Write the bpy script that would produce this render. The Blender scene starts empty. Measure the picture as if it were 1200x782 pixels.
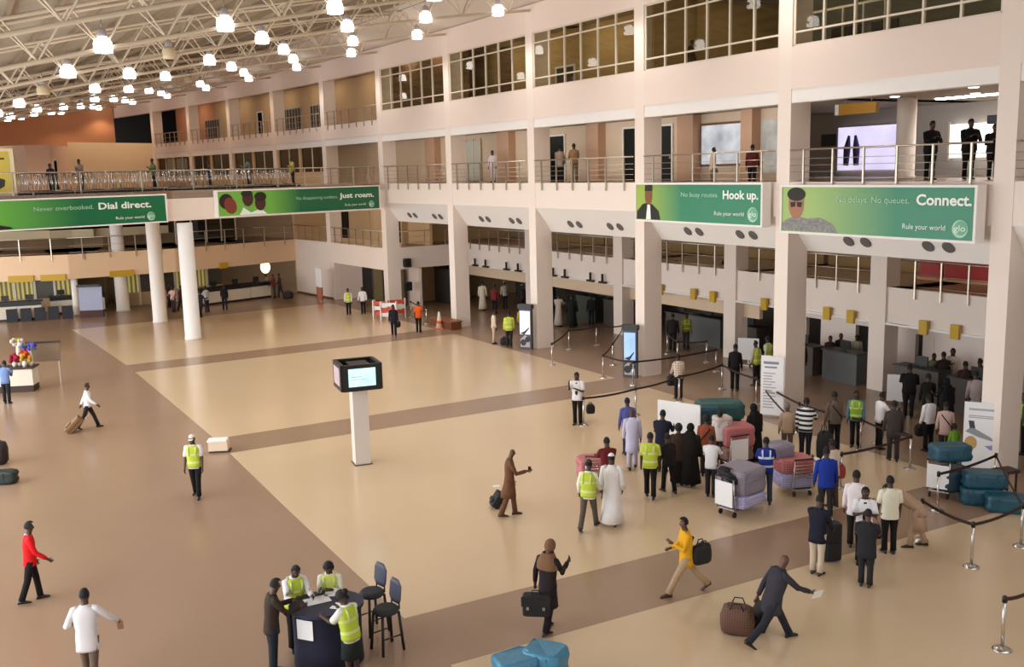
import bpy, math, random
import numpy as np
from mathutils import Vector, Matrix
random.seed(7)
SC = bpy.context.scene
COL = SC.collection

# ------------------------------------------------------------------ camera, world, light, exposure
CAM_H, FOC, PITCH, ROLL = 8.6, 1160.0, 0.1625, -0.0243
_f = np.array([0, math.cos(PITCH), -math.sin(PITCH)]); _r = np.array([1.0, 0, 0]); _u = np.cross(_r, _f)
_R = math.cos(ROLL) * _r + math.sin(ROLL) * _u
_U = -math.sin(ROLL) * _r + math.cos(ROLL) * _u
cd = bpy.data.cameras.new('camera'); cam = bpy.data.objects.new('camera', cd); COL.objects.link(cam)
cd.sensor_width = 36.0; cd.lens = 36.0 * FOC / 1200.0; cd.clip_end = 600
cam.matrix_world = Matrix(((_R[0], _U[0], -_f[0], 0), (_R[1], _U[1], -_f[1], 0), (_R[2], _U[2], -_f[2], CAM_H), (0, 0, 0, 1)))
SC.camera = cam

w = bpy.data.worlds.new('daylight'); SC.world = w; w.use_nodes = True
w.node_tree.nodes['Background'].inputs[0].default_value = (0.93, 0.97, 1.0, 1)
w.node_tree.nodes['Background'].inputs[1].default_value = 2.6

def area_light(name, loc, target, sx, sy, power, color):
    l = bpy.data.lights.new(name, 'AREA'); l.shape = 'RECTANGLE'; l.size = sx; l.size_y = sy; l.energy = power; l.color = color
    o = bpy.data.objects.new(name, l); COL.objects.link(o); o.location = loc
    o.rotation_euler = (Vector(target) - Vector(loc)).to_track_quat('-Z', 'Y').to_euler(); return o
# daylight that enters through the tall entrance glazing on the landside of the hall, left of the view
area_light('entrance_daylight', (-26.6, 32.9, 5.0), (.4, 49.1, 5.5), 64, 8, 7200, (0.93, 0.97, 1.0))

SC.view_settings.view_transform = 'Standard'; SC.view_settings.look = 'None'
SC.view_settings.gamma = 1; SC.view_settings.exposure = -0.06; SC.view_settings.use_curve_mapping = False
SC.cycles.use_denoising = True
SC.cycles.max_bounces = 8; SC.cycles.diffuse_bounces = 5; SC.cycles.transparent_max_bounces = 12

# ------------------------------------------------------------------ helpers
def lin(c):
    return tuple((v / 12.92 if v <= .04045 else ((v + .055) / 1.055) ** 2.4) for v in [x / 255.0 for x in c])
MATS = {}
def mat(name, rgb, rough=.7, metal=0., var=0., scale=4., bump=0., spec=.5, emit=0., rgb2=None, kind=None, p=None, bscale=None):
    """procedural material: base colour with optional noise / checks / stripes / waves"""
    if name in MATS: return MATS[name]
    m = bpy.data.materials.new(name); m.use_nodes = True; nt = m.node_tree; b = nt.nodes['Principled BSDF']
    c = (*lin(rgb), 1)
    b.inputs['Base Color'].default_value = c; b.inputs['Roughness'].default_value = rough; b.inputs['Metallic'].default_value = metal
    b.inputs['Specular IOR Level'].default_value = spec
    m.diffuse_color = c
    if emit:
        b.inputs['Emission Color'].default_value = c; b.inputs['Emission Strength'].default_value = emit
    if var or kind or bump:
        tc = nt.nodes.new('ShaderNodeTexCoord'); mp = nt.nodes.new('ShaderNodeMapping'); nt.links.new(tc.outputs['Object'], mp.inputs[0])
        c2 = (*lin(rgb2), 1) if rgb2 else tuple(x * (1 - var) for x in c[:3]) + (1,)
        mix = nt.nodes.new('ShaderNodeMix'); mix.data_type = 'RGBA'; mix.inputs[6].default_value = c; mix.inputs[7].default_value = c2
        no = nt.nodes.new('ShaderNodeTexNoise'); no.inputs['Scale'].default_value = scale; no.inputs['Detail'].default_value = 4; nt.links.new(mp.outputs[0], no.inputs[0])
        if kind == 'plaid':
            fac = None
            for ax in ('X', 'Z'):
                wv = nt.nodes.new('ShaderNodeTexWave'); wv.bands_direction = ax; wv.inputs['Scale'].default_value = scale; nt.links.new(mp.outputs[0], wv.inputs[0])
                if fac is None: fac = wv.outputs['Fac']
                else:
                    mm = nt.nodes.new('ShaderNodeMath'); mm.operation = 'MULTIPLY'; nt.links.new(fac, mm.inputs[0]); nt.links.new(wv.outputs['Fac'], mm.inputs[1]); fac = mm.outputs[0]
            nt.links.new(fac, mix.inputs[0])
        elif kind == 'stripe':
            wv = nt.nodes.new('ShaderNodeTexWave'); wv.bands_direction = p or 'Z'; wv.inputs['Scale'].default_value = scale; nt.links.new(mp.outputs[0], wv.inputs[0])
            rp = nt.nodes.new('ShaderNodeValToRGB'); rp.color_ramp.interpolation = 'CONSTANT'; rp.color_ramp.elements[1].position = .5; nt.links.new(wv.outputs['Fac'], rp.inputs[0]); nt.links.new(rp.outputs[0], mix.inputs[0])
        elif kind == 'spots':
            vo = nt.nodes.new('ShaderNodeTexVoronoi'); vo.inputs['Scale'].default_value = scale; nt.links.new(mp.outputs[0], vo.inputs[0])
            rp = nt.nodes.new('ShaderNodeValToRGB'); rp.color_ramp.elements[0].position = .25; rp.color_ramp.elements[1].position = .45; nt.links.new(vo.outputs['Distance'], rp.inputs[0]); nt.links.new(rp.outputs[0], mix.inputs[0])
        elif kind == 'gradx':
            sp = nt.nodes.new('ShaderNodeSeparateXYZ'); nt.links.new(tc.outputs['Object'], sp.inputs[0])
            mr = nt.nodes.new('ShaderNodeMapRange'); mr.inputs[1].default_value = p[0]; mr.inputs[2].default_value = p[1]; nt.links.new(sp.outputs[0], mr.inputs[0]); nt.links.new(mr.outputs[0], mix.inputs[0])
        else:
            nt.links.new(no.outputs['Fac'], mix.inputs[0])
        nt.links.new(mix.outputs[2], b.inputs['Base Color'])
        if emit: nt.links.new(mix.outputs[2], b.inputs['Emission Color'])
        if bump:
            bn = nt.nodes.new('ShaderNodeBump'); bn.inputs['Strength'].default_value = bump; bn.inputs['Distance'].default_value = .02
            n2 = nt.nodes.new('ShaderNodeTexNoise'); n2.inputs['Scale'].default_value = bscale or scale * 3; nt.links.new(mp.outputs[0], n2.inputs[0])
            nt.links.new(n2.outputs['Fac'], bn.inputs['Height']); nt.links.new(bn.outputs[0], b.inputs['Normal'])
    MATS[name] = m
    return m
def glass(name, tint, refl=.12, clear=.9):
    if name in MATS: return MATS[name]
    m = bpy.data.materials.new(name); m.use_nodes = True; nt = m.node_tree; nt.nodes.remove(nt.nodes['Principled BSDF'])
    out = nt.nodes['Material Output']; tr = nt.nodes.new('ShaderNodeBsdfTransparent'); tr.inputs[0].default_value = (*[x * clear for x in lin(tint)], 1)
    gl = nt.nodes.new('ShaderNodeBsdfGlossy'); gl.inputs['Roughness'].default_value = .02
    fr = nt.nodes.new('ShaderNodeLayerWeight'); fr.inputs[0].default_value = .5
    pw = nt.nodes.new('ShaderNodeMath'); pw.operation = 'POWER'; pw.inputs[1].default_value = 4; nt.links.new(fr.outputs['Facing'], pw.inputs[0])
    ad = nt.nodes.new('ShaderNodeMath'); ad.operation = 'MULTIPLY_ADD'; ad.inputs[1].default_value = .6; ad.inputs[2].default_value = refl; nt.links.new(pw.outputs[0], ad.inputs[0])
    mx = nt.nodes.new('ShaderNodeMixShader'); nt.links.new(ad.outputs[0], mx.inputs[0]); nt.links.new(tr.outputs[0], mx.inputs[1]); nt.links.new(gl.outputs[0], mx.inputs[2])
    nt.links.new(mx.outputs[0], out.inputs[0]); MATS[name] = m; return m

class MB:
    """collects shapes into one mesh"""
    def __init__(s): s.v = []; s.f = []; s.m = []; s.sm = []
    def add(s, vs, fs, mi=0, smooth=False):
        o = len(s.v); s.v += [tuple(v) for v in vs]
        for f in fs: s.f.append([i + o for i in f]); s.m.append(mi); s.sm.append(smooth)
        return s
    def box(s, x0, x1, y0, y1, z0, z1, mi=0):
        vs = [(x, y, z) for z in (z0, z1) for y in (y0, y1) for x in (x0, x1)]
        return s.add(vs, [(0, 2, 3, 1), (4, 5, 7, 6), (0, 1, 5, 4), (2, 6, 7, 3), (0, 4, 6, 2), (1, 3, 7, 5)], mi)
    def cbox(s, c, d, rz=0., mi=0, tilt=0., pitch=0.):
        M = Matrix.Rotation(rz, 3, 'Z') @ Matrix.Rotation(tilt, 3, 'X') @ Matrix.Rotation(pitch, 3, 'Y')
        vs = [Vector(c) + M @ Vector((sx * d[0] / 2, sy * d[1] / 2, sz * d[2] / 2)) for sz in (-1, 1) for sy in (-1, 1) for sx in (-1, 1)]
        return s.add(vs, [(0, 2, 3, 1), (4, 5, 7, 6), (0, 1, 5, 4), (2, 6, 7, 3), (0, 4, 6, 2), (1, 3, 7, 5)], mi)
    def prism(s, pts, z0, z1, mi=0):
        n = len(pts); vs = [(p[0], p[1], z0) for p in pts] + [(p[0], p[1], z1) for p in pts]
        fs = [tuple(range(n - 1, -1, -1)), tuple(range(n, 2 * n))] + [(i, (i + 1) % n, n + (i + 1) % n, n + i) for i in range(n)]
        return s.add(vs, fs, mi)
    def xprism(s, yz, x0, x1, mi=0):
        n = len(yz); vs = [(x0, p[0], p[1]) for p in yz] + [(x1, p[0], p[1]) for p in yz]
        fs = [tuple(range(n)), tuple(range(2 * n - 1, n - 1, -1))] + [(i, n + i, n + (i + 1) % n, (i + 1) % n) for i in range(n)]
        return s.add(vs, fs, mi)
    def rings(s, R, mi=0, cap=True, smooth=True):
        n = len(R[0]); vs = [p for r in R for p in r]; fs = []
        for k in range(len(R) - 1):
            for j in range(n): fs.append((k * n + j, k * n + (j + 1) % n, (k + 1) * n + (j + 1) % n, (k + 1) * n + j))
        s.add(vs, fs, mi, smooth)
        if cap:
            o = len(s.v) - len(vs)
            s.f.append([o + j for j in range(n - 1, -1, -1)]); s.m.append(mi); s.sm.append(False)
            s.f.append([o + (len(R) - 1) * n + j for j in range(n)]); s.m.append(mi); s.sm.append(False)
        return s
    def tube(s, pts, rad, n=8, mi=0, smooth=True):
        pts = [Vector(p) for p in pts]; rad = rad if isinstance(rad, (list, tuple)) else [rad] * len(pts); R = []
        for i, p in enumerate(pts):
            d = (pts[min(i + 1, len(pts) - 1)] - pts[max(i - 1, 0)]).normalized()
            a = Vector((0, 1, 0)) if abs(d.y) < .9 else Vector((1, 0, 0)); e1 = d.cross(a).normalized(); e2 = d.cross(e1)
            r = rad[i]; rx, ry = r if isinstance(r, tuple) else (r, r)
            R.append([p + e1 * rx * math.cos(2 * math.pi * j / n) + e2 * ry * math.sin(2 * math.pi * j / n) for j in range(n)])
        return s.rings(R, mi, True, smooth)
    def lathe(s, prof, c=(0, 0, 0), n=16, mi=0, smooth=True):
        R = [[(c[0] + r * math.cos(2 * math.pi * j / n), c[1] + r * math.sin(2 * math.pi * j / n), c[2] + z) for j in range(n)] for r, z in prof]
        return s.rings(R, mi, True, smooth)
    def ball(s, c, r, n=10, m=7, mi=0):
        r = r if isinstance(r, tuple) else (r, r, r); R = []
        for k in range(m + 1):
            a = math.pi * (.02 + .96 * k / m) - math.pi / 2
            R.append([(c[0] + r[0] * math.cos(a) * math.cos(2 * math.pi * j / n), c[1] + r[1] * math.cos(a) * math.sin(2 * math.pi * j / n), c[2] + r[2] * math.sin(a)) for j in range(n)])
        return s.rings(R, mi, True, True)
    def poly(s, pts, mi=0): return s.add(pts, [tuple(range(len(pts)))], mi)
    def mesh(s, name, mats):
        me = bpy.data.meshes.new(name); me.from_pydata(s.v, [], s.f)
        for m in (mats if isinstance(mats, (list, tuple)) else [mats]): me.materials.append(m)
        me.polygons.foreach_set('material_index', s.m); me.polygons.foreach_set('use_smooth', s.sm); me.update(); return me

def link(name, data, parent=None, loc=(0, 0, 0), rz=0.):
    o = bpy.data.objects.new(name, data); COL.objects.link(o); o.location = loc; o.rotation_euler = (0, 0, rz)
    if parent is not None: o.parent = parent
    return o
def obj(name, mb, mats, parent=None, loc=(0, 0, 0), rz=0.): return link(name, mb.mesh(name, mats), parent, loc, rz)
def tag(o, label, cat=None, group=None, kind=None):
    o['label'] = label
    if cat: o['category'] = cat
    if group: o['group'] = group
    if kind: o['kind'] = kind
    return o
def root(name, loc, rz, label, cat, group=None): return tag(link(name, None, None, loc, rz), label, cat, group)
def struct(o, label): o['kind'] = 'structure'; o['label'] = label; return o
def dup(o, loc=None, rz=None, label=None):
    c = o.copy(); COL.objects.link(c)
    if loc is not None: c.location = loc
    if rz is not None: c.rotation_euler = (0, 0, rz)
    if label: c['label'] = label
    for ch in KIDS.get(o.name, ()):
        d = ch.copy(); COL.objects.link(d); d.parent = c
        for g in KIDS.get(ch.name, ()):
            e = g.copy(); COL.objects.link(e); e.parent = d
    return c
KIDS = {}
def kids(o, *ch): KIDS[o.name] = list(ch); return o
def text(s, size, x, z, y, m, parent, width=0., name='lettering', bold=0.):
    cu = bpy.data.curves.new(name, 'FONT'); cu.body = s; cu.size = size; cu.offset = bold; cu.materials.append(m); cu.resolution_u = 3
    t = link(name, cu); bpy.context.view_layer.update(); me = bpy.data.meshes.new_from_object(t.evaluated_get(bpy.context.evaluated_depsgraph_get())); bpy.data.objects.remove(t)
    if not me.materials: me.materials.append(m)
    o = link(name, me, parent, (x, y, z)); o.rotation_euler = (math.pi / 2, 0, 0)
    xs = [v.co.x for v in me.vertices]; o.scale = ((width / max(1e-3, max(xs) - min(xs))) if width else 1, 1, 1); return o
ORD = ['first', 'second', 'third', 'fourth', 'fifth', 'sixth', 'seventh', 'eighth', 'ninth', 'tenth', 'eleventh', 'twelfth', 'thirteenth', 'fourteenth', 'fifteenth', 'sixteenth', 'seventeenth', 'eighteenth', 'nineteenth', 'twentieth']
def nth(i):
    if i < 20: return ORD[i]
    i += 1
    return '%d%s' % (i, 'th' if 10 <= i % 100 <= 20 else {1: 'st', 2: 'nd', 3: 'rd'}.get(i % 10, 'th'))
def G(x, y, z=0.):
    """point of the horizontal plane at height z that the photograph shows at pixel x, y"""
    d = _f + (x - 600) / FOC * _R - (y - 391) / FOC * _U; k = (z - CAM_H) / d[2]; return (float(d[0] * k), float(d[1] * k), z)

# ------------------------------------------------------------------ materials
WALL = mat('cream_paint', (240, 226, 215), .75, var=.04, scale=.6)
WALLP = mat('pink_paint', (238, 221, 210), .75, var=.04, scale=.6)
TAN = mat('tan_paint', (205, 172, 130), .8, var=.08, scale=.7)
BROWN = mat('terracotta_paint', (212, 148, 106), .85, var=.1, scale=.3)
WHITE = mat('white_paint', (240, 236, 232), .6, var=.03, scale=1.)
GREY = mat('grey_paint', (190, 184, 178), .7, var=.08, scale=1.)
DGREY = mat('dark_grey_laminate', (66, 66, 66), .45, var=.1, scale=3.)
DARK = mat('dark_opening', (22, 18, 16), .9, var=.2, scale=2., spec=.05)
BLACK = mat('black_plastic', (20, 20, 22), .4)
STEEL = mat('brushed_steel', (190, 180, 165), .35, .9)
CHROME = mat('bright_steel', (205, 200, 195), .25, .9)
ALU = mat('cream_aluminium', (226, 214, 196), .5, .1)
STONE = mat('brown_stone', (158, 129, 106), .24, var=.12, scale=.35, spec=.45)
LIGHTSTONE = mat('light_stone', (212, 186, 153), .2, var=.08, scale=.35, spec=.45)
LINO = mat('upper_floor', (150, 118, 88), .4, var=.1, scale=1.)
TRUSS = mat('truss_paint', (216, 202, 180), .6)
DECK = mat('roof_sheet', (180, 170, 154), .8, var=.12, scale=.8)
YELLOW = mat('yellow_sign', (196, 158, 24), .5)
BELT = mat('belt_webbing', (52, 34, 28), .8)
PAPER = mat('paper', (238, 238, 240), .8)
GREENM = mat('green_print_dark', (14, 112, 78), .45, kind='gradx', p=(-1.0, 1.6), rgb2=(120, 176, 70))
EMW = mat('lamp_glow', (255, 248, 244), .4, emit=7.)
DULL = mat('unlit_lamp_acrylic', (232, 214, 180), .4)
GLASS = glass('window_glass', (244, 244, 236), .03, .97)
SMOKE = glass('smoked_glass', (120, 120, 105), .06)

# ------------------------------------------------------------------ the curved facade: column line, bays
CP = [(13.36, 26.40), (9.39, 33.43), (5.49, 40.47), (1.26, 47.64), (-3.09, 54.95), (-7.71, 62.14), (-12.48, 69.23), (-17.50, 76.16), (-22.71, 82.96), (-28.10, 89.55), (-33.52, 95.93), (-39.15, 102.04)]
CP = [np.array(p) for p in CP]
NEAR = []
p, h = CP[0], math.radians(27.8)
for k in range(3): p = p + 8.2 * np.array([math.sin(h), -math.cos(h)]); NEAR.append(p); h -= math.radians(1.6)
PTS = {i: c for i, c in enumerate(CP)}
for k, p in enumerate(NEAR): PTS[-1 - k] = p
class Bay:
    """bay i: local x runs from the far column to the near one, y into the building"""
    def __init__(s, i):
        a, b = PTS[i + 1], PTS[i]; s.i = i; d = b - a; s.L = float(np.hypot(*d)); s.rz = math.atan2(d[1], d[0]); s.loc = (float(a[0]), float(a[1]), 0.)
    def W(s, x, y, z): c, n = math.cos(s.rz), math.sin(s.rz); return (s.loc[0] + c * x - n * y, s.loc[1] + n * x + c * y, z)
    def name(s): return ('the %s bay from the right' % ORD[s.i]) if s.i >= 0 else 'a bay beside the camera'
BAYS = {i: Bay(i) for i in range(-3, 11)}
TV = {}
for i in range(-2, 11):
    t = PTS[i + 1] - PTS[i - 1]; t = t / np.hypot(*t); TV[i] = (t, np.array([t[1], -t[0]]))
def so(s, off):
    """plan point at bay coordinate s, off metres into the building (negative: into the hall)"""
    i = int(math.floor(s)); i = max(-2, min(9, i)); f = s - i; p = PTS[i] * (1 - f) + PTS[i + 1] * f
    n = TV[i][1] * (1 - f) + TV[min(i + 1, 10)][1] * f; n = n / np.hypot(*n); q = p + n * off; return (float(q[0]), float(q[1]))
S2, S3, MZ = 8.02, 12.40, 4.0
class Seg:
    """straight run of wall from plan point a (left end seen from the hall) to b; local y points away from the hall"""
    def __init__(s, a, b): d = (b[0] - a[0], b[1] - a[1]); s.L = math.hypot(*d); s.rz = math.atan2(d[1], d[0]); s.loc = (a[0], a[1], 0.); s.i = None
    W = Bay.W
# ================================================================== FLOOR
fl = obj('floor', MB().add([(-90, -6, 0), (75, -6, 0), (75, 130, 0), (-90, 130, 0)], [(0, 1, 2, 3)]), STONE)
struct(fl, 'polished brown stone floor of the terminal hall')
def panel(s0, s1, o0, o1, n=7):
    pts = [so(s0 + (s1 - s0) * k / n, o0) for k in range(n + 1)] + [so(s1 + (s0 - s1) * k / n, o1) for k in range(n + 1)]
    mb = MB(); mb.prism(pts[::-1] if True else pts, -.02, .004); return mb
for (a, b) in ((.04, 1.80), (2.06, 3.78), (4.04, 5.78)):
    p = obj('floor_panel', panel(a, b, -17.6, -1.15), LIGHTSTONE, fl)
obj('floor_panel', panel(-2.0, -.24, -17.6, -1.15), LIGHTSTONE, fl)

struct(obj('light_block_near', MB().box(-40, 60, -5, -4.6, 0, 18), WHITE), 'unseen white wall added behind the viewer to block light')  # added out of view so that light enters only from the left
q_ = [so(-2.9, -33), so(-2.0, -33), so(-1., -33), so(-.2, -33), so(-.2, -33.4), so(-1, -33.4), so(-2, -33.4), so(-2.9, -33.4)]
struct(obj('light_block_landside', MB().prism(q_, 0, 12), WHITE), 'unseen white wall added beside the viewer to block light')  # unseen wall added to keep side light off the near floor
# ================================================================== FACADE, bay by bay
def bobj(bay, name, mb, mats, label): return struct(obj(name, mb, mats, None, bay.loc, bay.rz), label)
CEIL2 = mat('upper_ceiling', (170, 160, 146), .7, var=.06)
for i, b in BAYS.items():
    L = b.L; xc = L - .6; nm = b.name(); head = 14.93; sill = S3 if i <= 4 else 11.95
    z0 = 0 if i <= 6 else 6
    bobj(b, 'column', MB().box(xc, L, 0, .9, z0, 16.2), WALL, 'square cream column at the near end of %s' % nm)
    xl = -.02 if i < 10 else -3.
    mb = MB().box(-.02, xc, 0, .35, 11.05, sill, 1).box(xl, xc, .0, .35, head, 16.4 if i == 10 else 16.2, 1)
    bobj(b, 'wall_upper', mb, [WALL, WALLP], 'pink spandrel wall of the top storey, %s' % nm)
    bobj(b, 'trim_beam', MB().box(-.02, xc, .03, .5, 10.6, 11.05), WHITE, 'white beam over the upper balcony, %s' % nm)
    mb = MB().box(-.3, L + .3, .35, 9, 11.4, 11.9)
    bobj(b, 'slab', mb, LINO, 'top storey floor slab, %s' % nm)
    bobj(b, 'ceiling', MB().box(-.3 if i < 10 else -9, L + .3, .35, 9, 15.3, 15.5), CEIL2, 'top storey ceiling, %s' % nm)
    bobj(b, 'ceiling', MB().box(-.4, L + .4, .5, 14, 10.75, 10.9), CEIL2, 'upper balcony ceiling, %s' % nm)
    if i <= 4:
        bobj(b, 'wall_fascia', MB().box(-.02, xc, .02, .35, 6.85, S2), WALL, 'cream fascia below the upper balcony, %s' % nm)
        bobj(b, 'slab', MB().box(-.4, L + .4, .35, 14, 7.4, S2 - .01), LINO, 'upper balcony floor slab, %s' % nm)
        bk = bobj(b, 'trim_bulkhead', MB().xprism([(.03, 6.85), (.9, 5.67), (1.15, 5.67), (1.15, 6.95), (.03, 6.95)], -.02, xc), WHITE, 'sloping white bulkhead under the upper balcony, %s' % nm)
        # setback gallery
        bobj(b, 'wall_fascia', MB().box(-.4, L + .4, 5.7, 5.95, 2.65, MZ), WALL, 'cream edge of the middle gallery, %s' % nm)
        bobj(b, 'slab', MB().box(-.4, L + .4, 5.95, 12, 3.6, MZ - .01), LINO, 'middle gallery floor slab, %s' % nm)
        bobj(b, 'trim_ledge', MB().box(-.4, L + .4, 5.62, 5.98, 2.58, 2.66), WHITE, 'white ledge under the middle gallery, %s' % nm)
        bobj(b, 'column', MB().box(L - 1.35, L - .6, 5.6, 6.35, 0, 7.4), WALL, 'cream pillar on the setback line, %s' % nm)
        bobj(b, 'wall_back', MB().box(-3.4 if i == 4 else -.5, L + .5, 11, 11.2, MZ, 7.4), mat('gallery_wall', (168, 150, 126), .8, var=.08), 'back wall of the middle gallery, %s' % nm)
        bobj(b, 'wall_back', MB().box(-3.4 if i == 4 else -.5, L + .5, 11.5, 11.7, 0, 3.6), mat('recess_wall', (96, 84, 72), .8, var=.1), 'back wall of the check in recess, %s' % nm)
        if i in (2, 3, 4):
            bobj(b, 'wall_lintel', MB().box(-.4, L + .4, 6.1, 6.3, 1.88, 2.66), mat('lintel_paint', (222, 196, 168), .75, var=.05), 'tan lintel over the check in opening, %s' % nm)
# check-in front with door openings in the two bays on the right
for i, holes, top in ((1, ((1.55, 2.4), (4.3, 5.2), (7.25, 8.1)), 2.0), (0, ((.1, .35),), 2.0), (-1, (), 2.0)):
    b = BAYS[i]; mb = MB(); x = -.4
    for (a, c) in holes: mb.box(x, a, 7.6, 7.8, 0, 3.6); mb.box(a, c, 7.6, 7.8, top, 3.6); x = c
    mb.box(x, b.L + .4, 7.6, 7.8, 0, 3.6)
    bobj(b, 'wall_front', mb, WALLP, 'pink wall behind the check in desks, %s' % b.name())
# short return wall where the setback begins, beside the column left of the fifth bay
b4 = BAYS[4]
rr = root('balcony_railing', b4.loc, b4.rz, 'steel railing on the return edge of the gallery beside the far column', 'railing', 'steel balcony railings')
for z in (.3, .65, 1.0): obj('top_rail' if z == 1.0 else 'mid_rail', MB().tube([(-.1, .95, MZ + z), (-.1, 6.1, MZ + z)], .025 if z == 1.0 else .012, 6), STEEL, rr)
for k in range(4): obj('post', MB().box(-.13, -.07, 1.2 + k * 1.5, 1.26 + k * 1.5, MZ - .3, MZ + 1.0), STEEL, rr)
dk = root('dark_kiosk', b4.W(-1.8, 4.6, 0), b4.rz, 'dark kiosk in the opening right of the black boxes', 'kiosk')
obj('kiosk_front', MB().box(-.6, 1.4, 0, .1, 0, 2.3), DGREY, dk); obj('kiosk_side', MB().box(1.3, 1.4, .1, 1.2, 0, 2.3), DGREY, dk); obj('kiosk_top', MB().box(-.65, 1.45, -.05, 1.2, 2.3, 2.38), BLACK, dk)
bobj(b4, 'wall_return', MB().box(-.35, -.02, .9, 6.2, 2.65, MZ), WALL, 'cream return edge of the gallery beside the far column')
bobj(b4, 'slab', MB().box(-3.2, -.35, 2.6, 12, 3.6, MZ - .01), LINO, 'gallery floor slab beside the far column')

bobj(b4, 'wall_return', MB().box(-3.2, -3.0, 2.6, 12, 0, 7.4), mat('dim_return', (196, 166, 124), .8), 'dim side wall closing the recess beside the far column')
# downlight pairs on the sloping bulkheads
n = 0
disc = MB().lathe([(.2, 0), (.19, .03), (.14, .012)], n=14).mesh('downlight', mat('downlight_mesh', (112, 108, 106), .5, var=.4, scale=30.))
for i in range(0, 5):
    b = BAYS[i]
    for k, fx in enumerate((.26, .345, .63, .715)):
        x = fx * b.L; y, z = .56, 6.85 - (.56 - .03) / .87 * 1.18 - .01
        o = link('downlight', disc, None, b.W(x, y - .01, z), 0)
        n_ = Vector((0, -.805, -.594)); o.rotation_euler = (Matrix.Rotation(b.rz, 3, 'Z') @ n_).to_track_quat('Z', 'Y').to_euler()
        tag(o, 'round grey downlight, %s along the sloping bulkhead of %s' % (ORD[k], b.name()), 'light', 'downlights in the sloping bulkheads')

# ------------------------------------------------------------------ railings
POSTM = {}
def railing(bay, x0, x1, y, z, n, label, drop=.34, mids=4, h=1.05, group='steel balcony railings'):
    r = root('balcony_railing', bay.loc, bay.rz, label, 'railing', group)
    obj('top_rail', MB().tube([(x0, y, z + h), (x1, y, z + h)], .03, 6), STEEL, r)
    for k in range(mids): obj('mid_rail', MB().tube([(x0, y, z + .12 + (h - .2) * k / mids), (x1, y, z + .12 + (h - .2) * k / mids)], .011, 5), STEEL, r)
    key = (round(h, 2), drop)
    if key not in POSTM: POSTM[key] = MB().box(-.028, .028, -.028, .028, -drop, h).mesh('post', STEEL)
    for k in range(n): link('post', POSTM[key], r, (x0 + (x1 - x0) * (k + .5) / n, y, z))
    return r
for i in range(-1, 6):
    b = BAYS[i]
    railing(b, .05, b.L - .65, -.05, S2, 6, 'steel balcony railing of the upper balcony in %s' % b.name())
    if i <= 4: railing(b, .15, b.L - 1.4, 5.62, MZ, 6, 'steel railing of the middle gallery in %s' % b.name(), mids=2)
for i in range(5, 10):
    b = BAYS[i]
    railing(b, .05, b.L - .65, -.05, 11.95, 7, 'thin steel railing of the open top gallery in %s' % b.name(), drop=.3, mids=2, h=.9)

# ------------------------------------------------------------------ top storey windows (panes built one by one)
nwin = 0
for i in range(0, 5):
    b = BAYS[i]; x0, x1 = .05, b.L - .65; nwin += 1
    wd = link('window_%d' % nwin, None, None, b.loc, b.rz); struct(wd, 'tall glazed window band of the top storey, %s' % b.name())
    zs = (S3 + .04, 12.85, 14.45, 14.9); xs = [x0 + (x1 - x0) * k / 6 for k in range(7)]
    obj('window_frame', MB().box(x0 - .05, x1 + .05, .05, .15, 12.40, 12.46).box(x0 - .05, x1 + .05, .05, .15, 14.87, 14.93).box(x0 - .05, x0 + .04, .05, .15, 12.4, 14.93).box(x1 - .04, x1 + .05, .05, .15, 12.4, 14.93), ALU, wd)
    for k in range(1, 6): obj('mullion', MB().box(xs[k] - .035, xs[k] + .035, .04, .14, 12.44, 14.9), ALU, wd)
    for z in zs[1:3]: obj('transom', MB().box(x0, x1, .045, .13, z - .03, z + .03), ALU, wd)
    for k in range(6):
        for j in range(3): obj('pane', MB().box(xs[k] + .03, xs[k + 1] - .03, .085, .095, zs[j] + .02, zs[j + 1] - .02), GLASS, wd)
# rooms behind the glass
CURT = mat('curtain_tan', (186, 152, 98), .85, var=.12, scale=.8)
BLIND = mat('brown_blinds', (112, 80, 46), .8, kind='stripe', p='X', scale=5., rgb2=(92, 64, 36))
OFFICE = mat('office_grey', (128, 124, 108), .8, var=.12, scale=.6)
for i, m, y in ((4, BLIND, .9), (3, CURT, 2.6), (2, CURT, 2.6), (1, OFFICE, 7.), (0, OFFICE, 7.), (5, TAN, 2.5), (6, TAN, 2.5), (7, TAN, 2.5), (8, TAN, 2.5), (9, BROWN, 2.5), (10, DARK, 3.01), (-1, OFFICE, 7.)):
    b = BAYS[i]; bobj(b, 'wall_back', MB().box(-9 if i == 10 else -7 if i == 3 else -.6, b.L + .6, y, y + .1, 11.9, 15.3), m, 'room wall behind the top storey, %s' % b.name())
PANEL = mat('fill_panel_glow', (255, 240, 214), .4, emit=9.)  # glow of panels added to brighten the rooms, mostly hidden from the camera
PANEL2 = mat('lounge_fill_glow', (255, 246, 236), .4, emit=30.)  # stronger glow added to brighten the upper lounge
for i in range(-1, 10):
    b = BAYS[i]
    for k, (y, z, w_) in enumerate(((1.3 if i in (2, 3, 5, 6, 7, 8, 9) else .6 if i == 4 else 3.5, 15.28, 1.6), (.85, 10.735, 1.3))):
        if k == 1 and i in (0, -1): y = 6.0
        if k == 0 and i > 4: w_ = 1.3
        if k == 1 and i > 4: w_ = 1.1
        if k == 1 and i == 0: w_ = 2.4
        for q in (.28, .72):
            o = obj('fill_panel', MB().box(-w_ / 2, w_ / 2, -.2, .2, -.02, .02), PANEL2 if k == 1 and i < 1 else PANEL, None, b.W(b.L * q, y, z), b.rz)
            tag(o, 'added fill light panel, %s one of %s storey, %s' % ('left' if q < .5 else 'right', 'the top' if k == 0 else 'the balcony', b.name()), 'light', 'added fill panels of the storeys')
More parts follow.
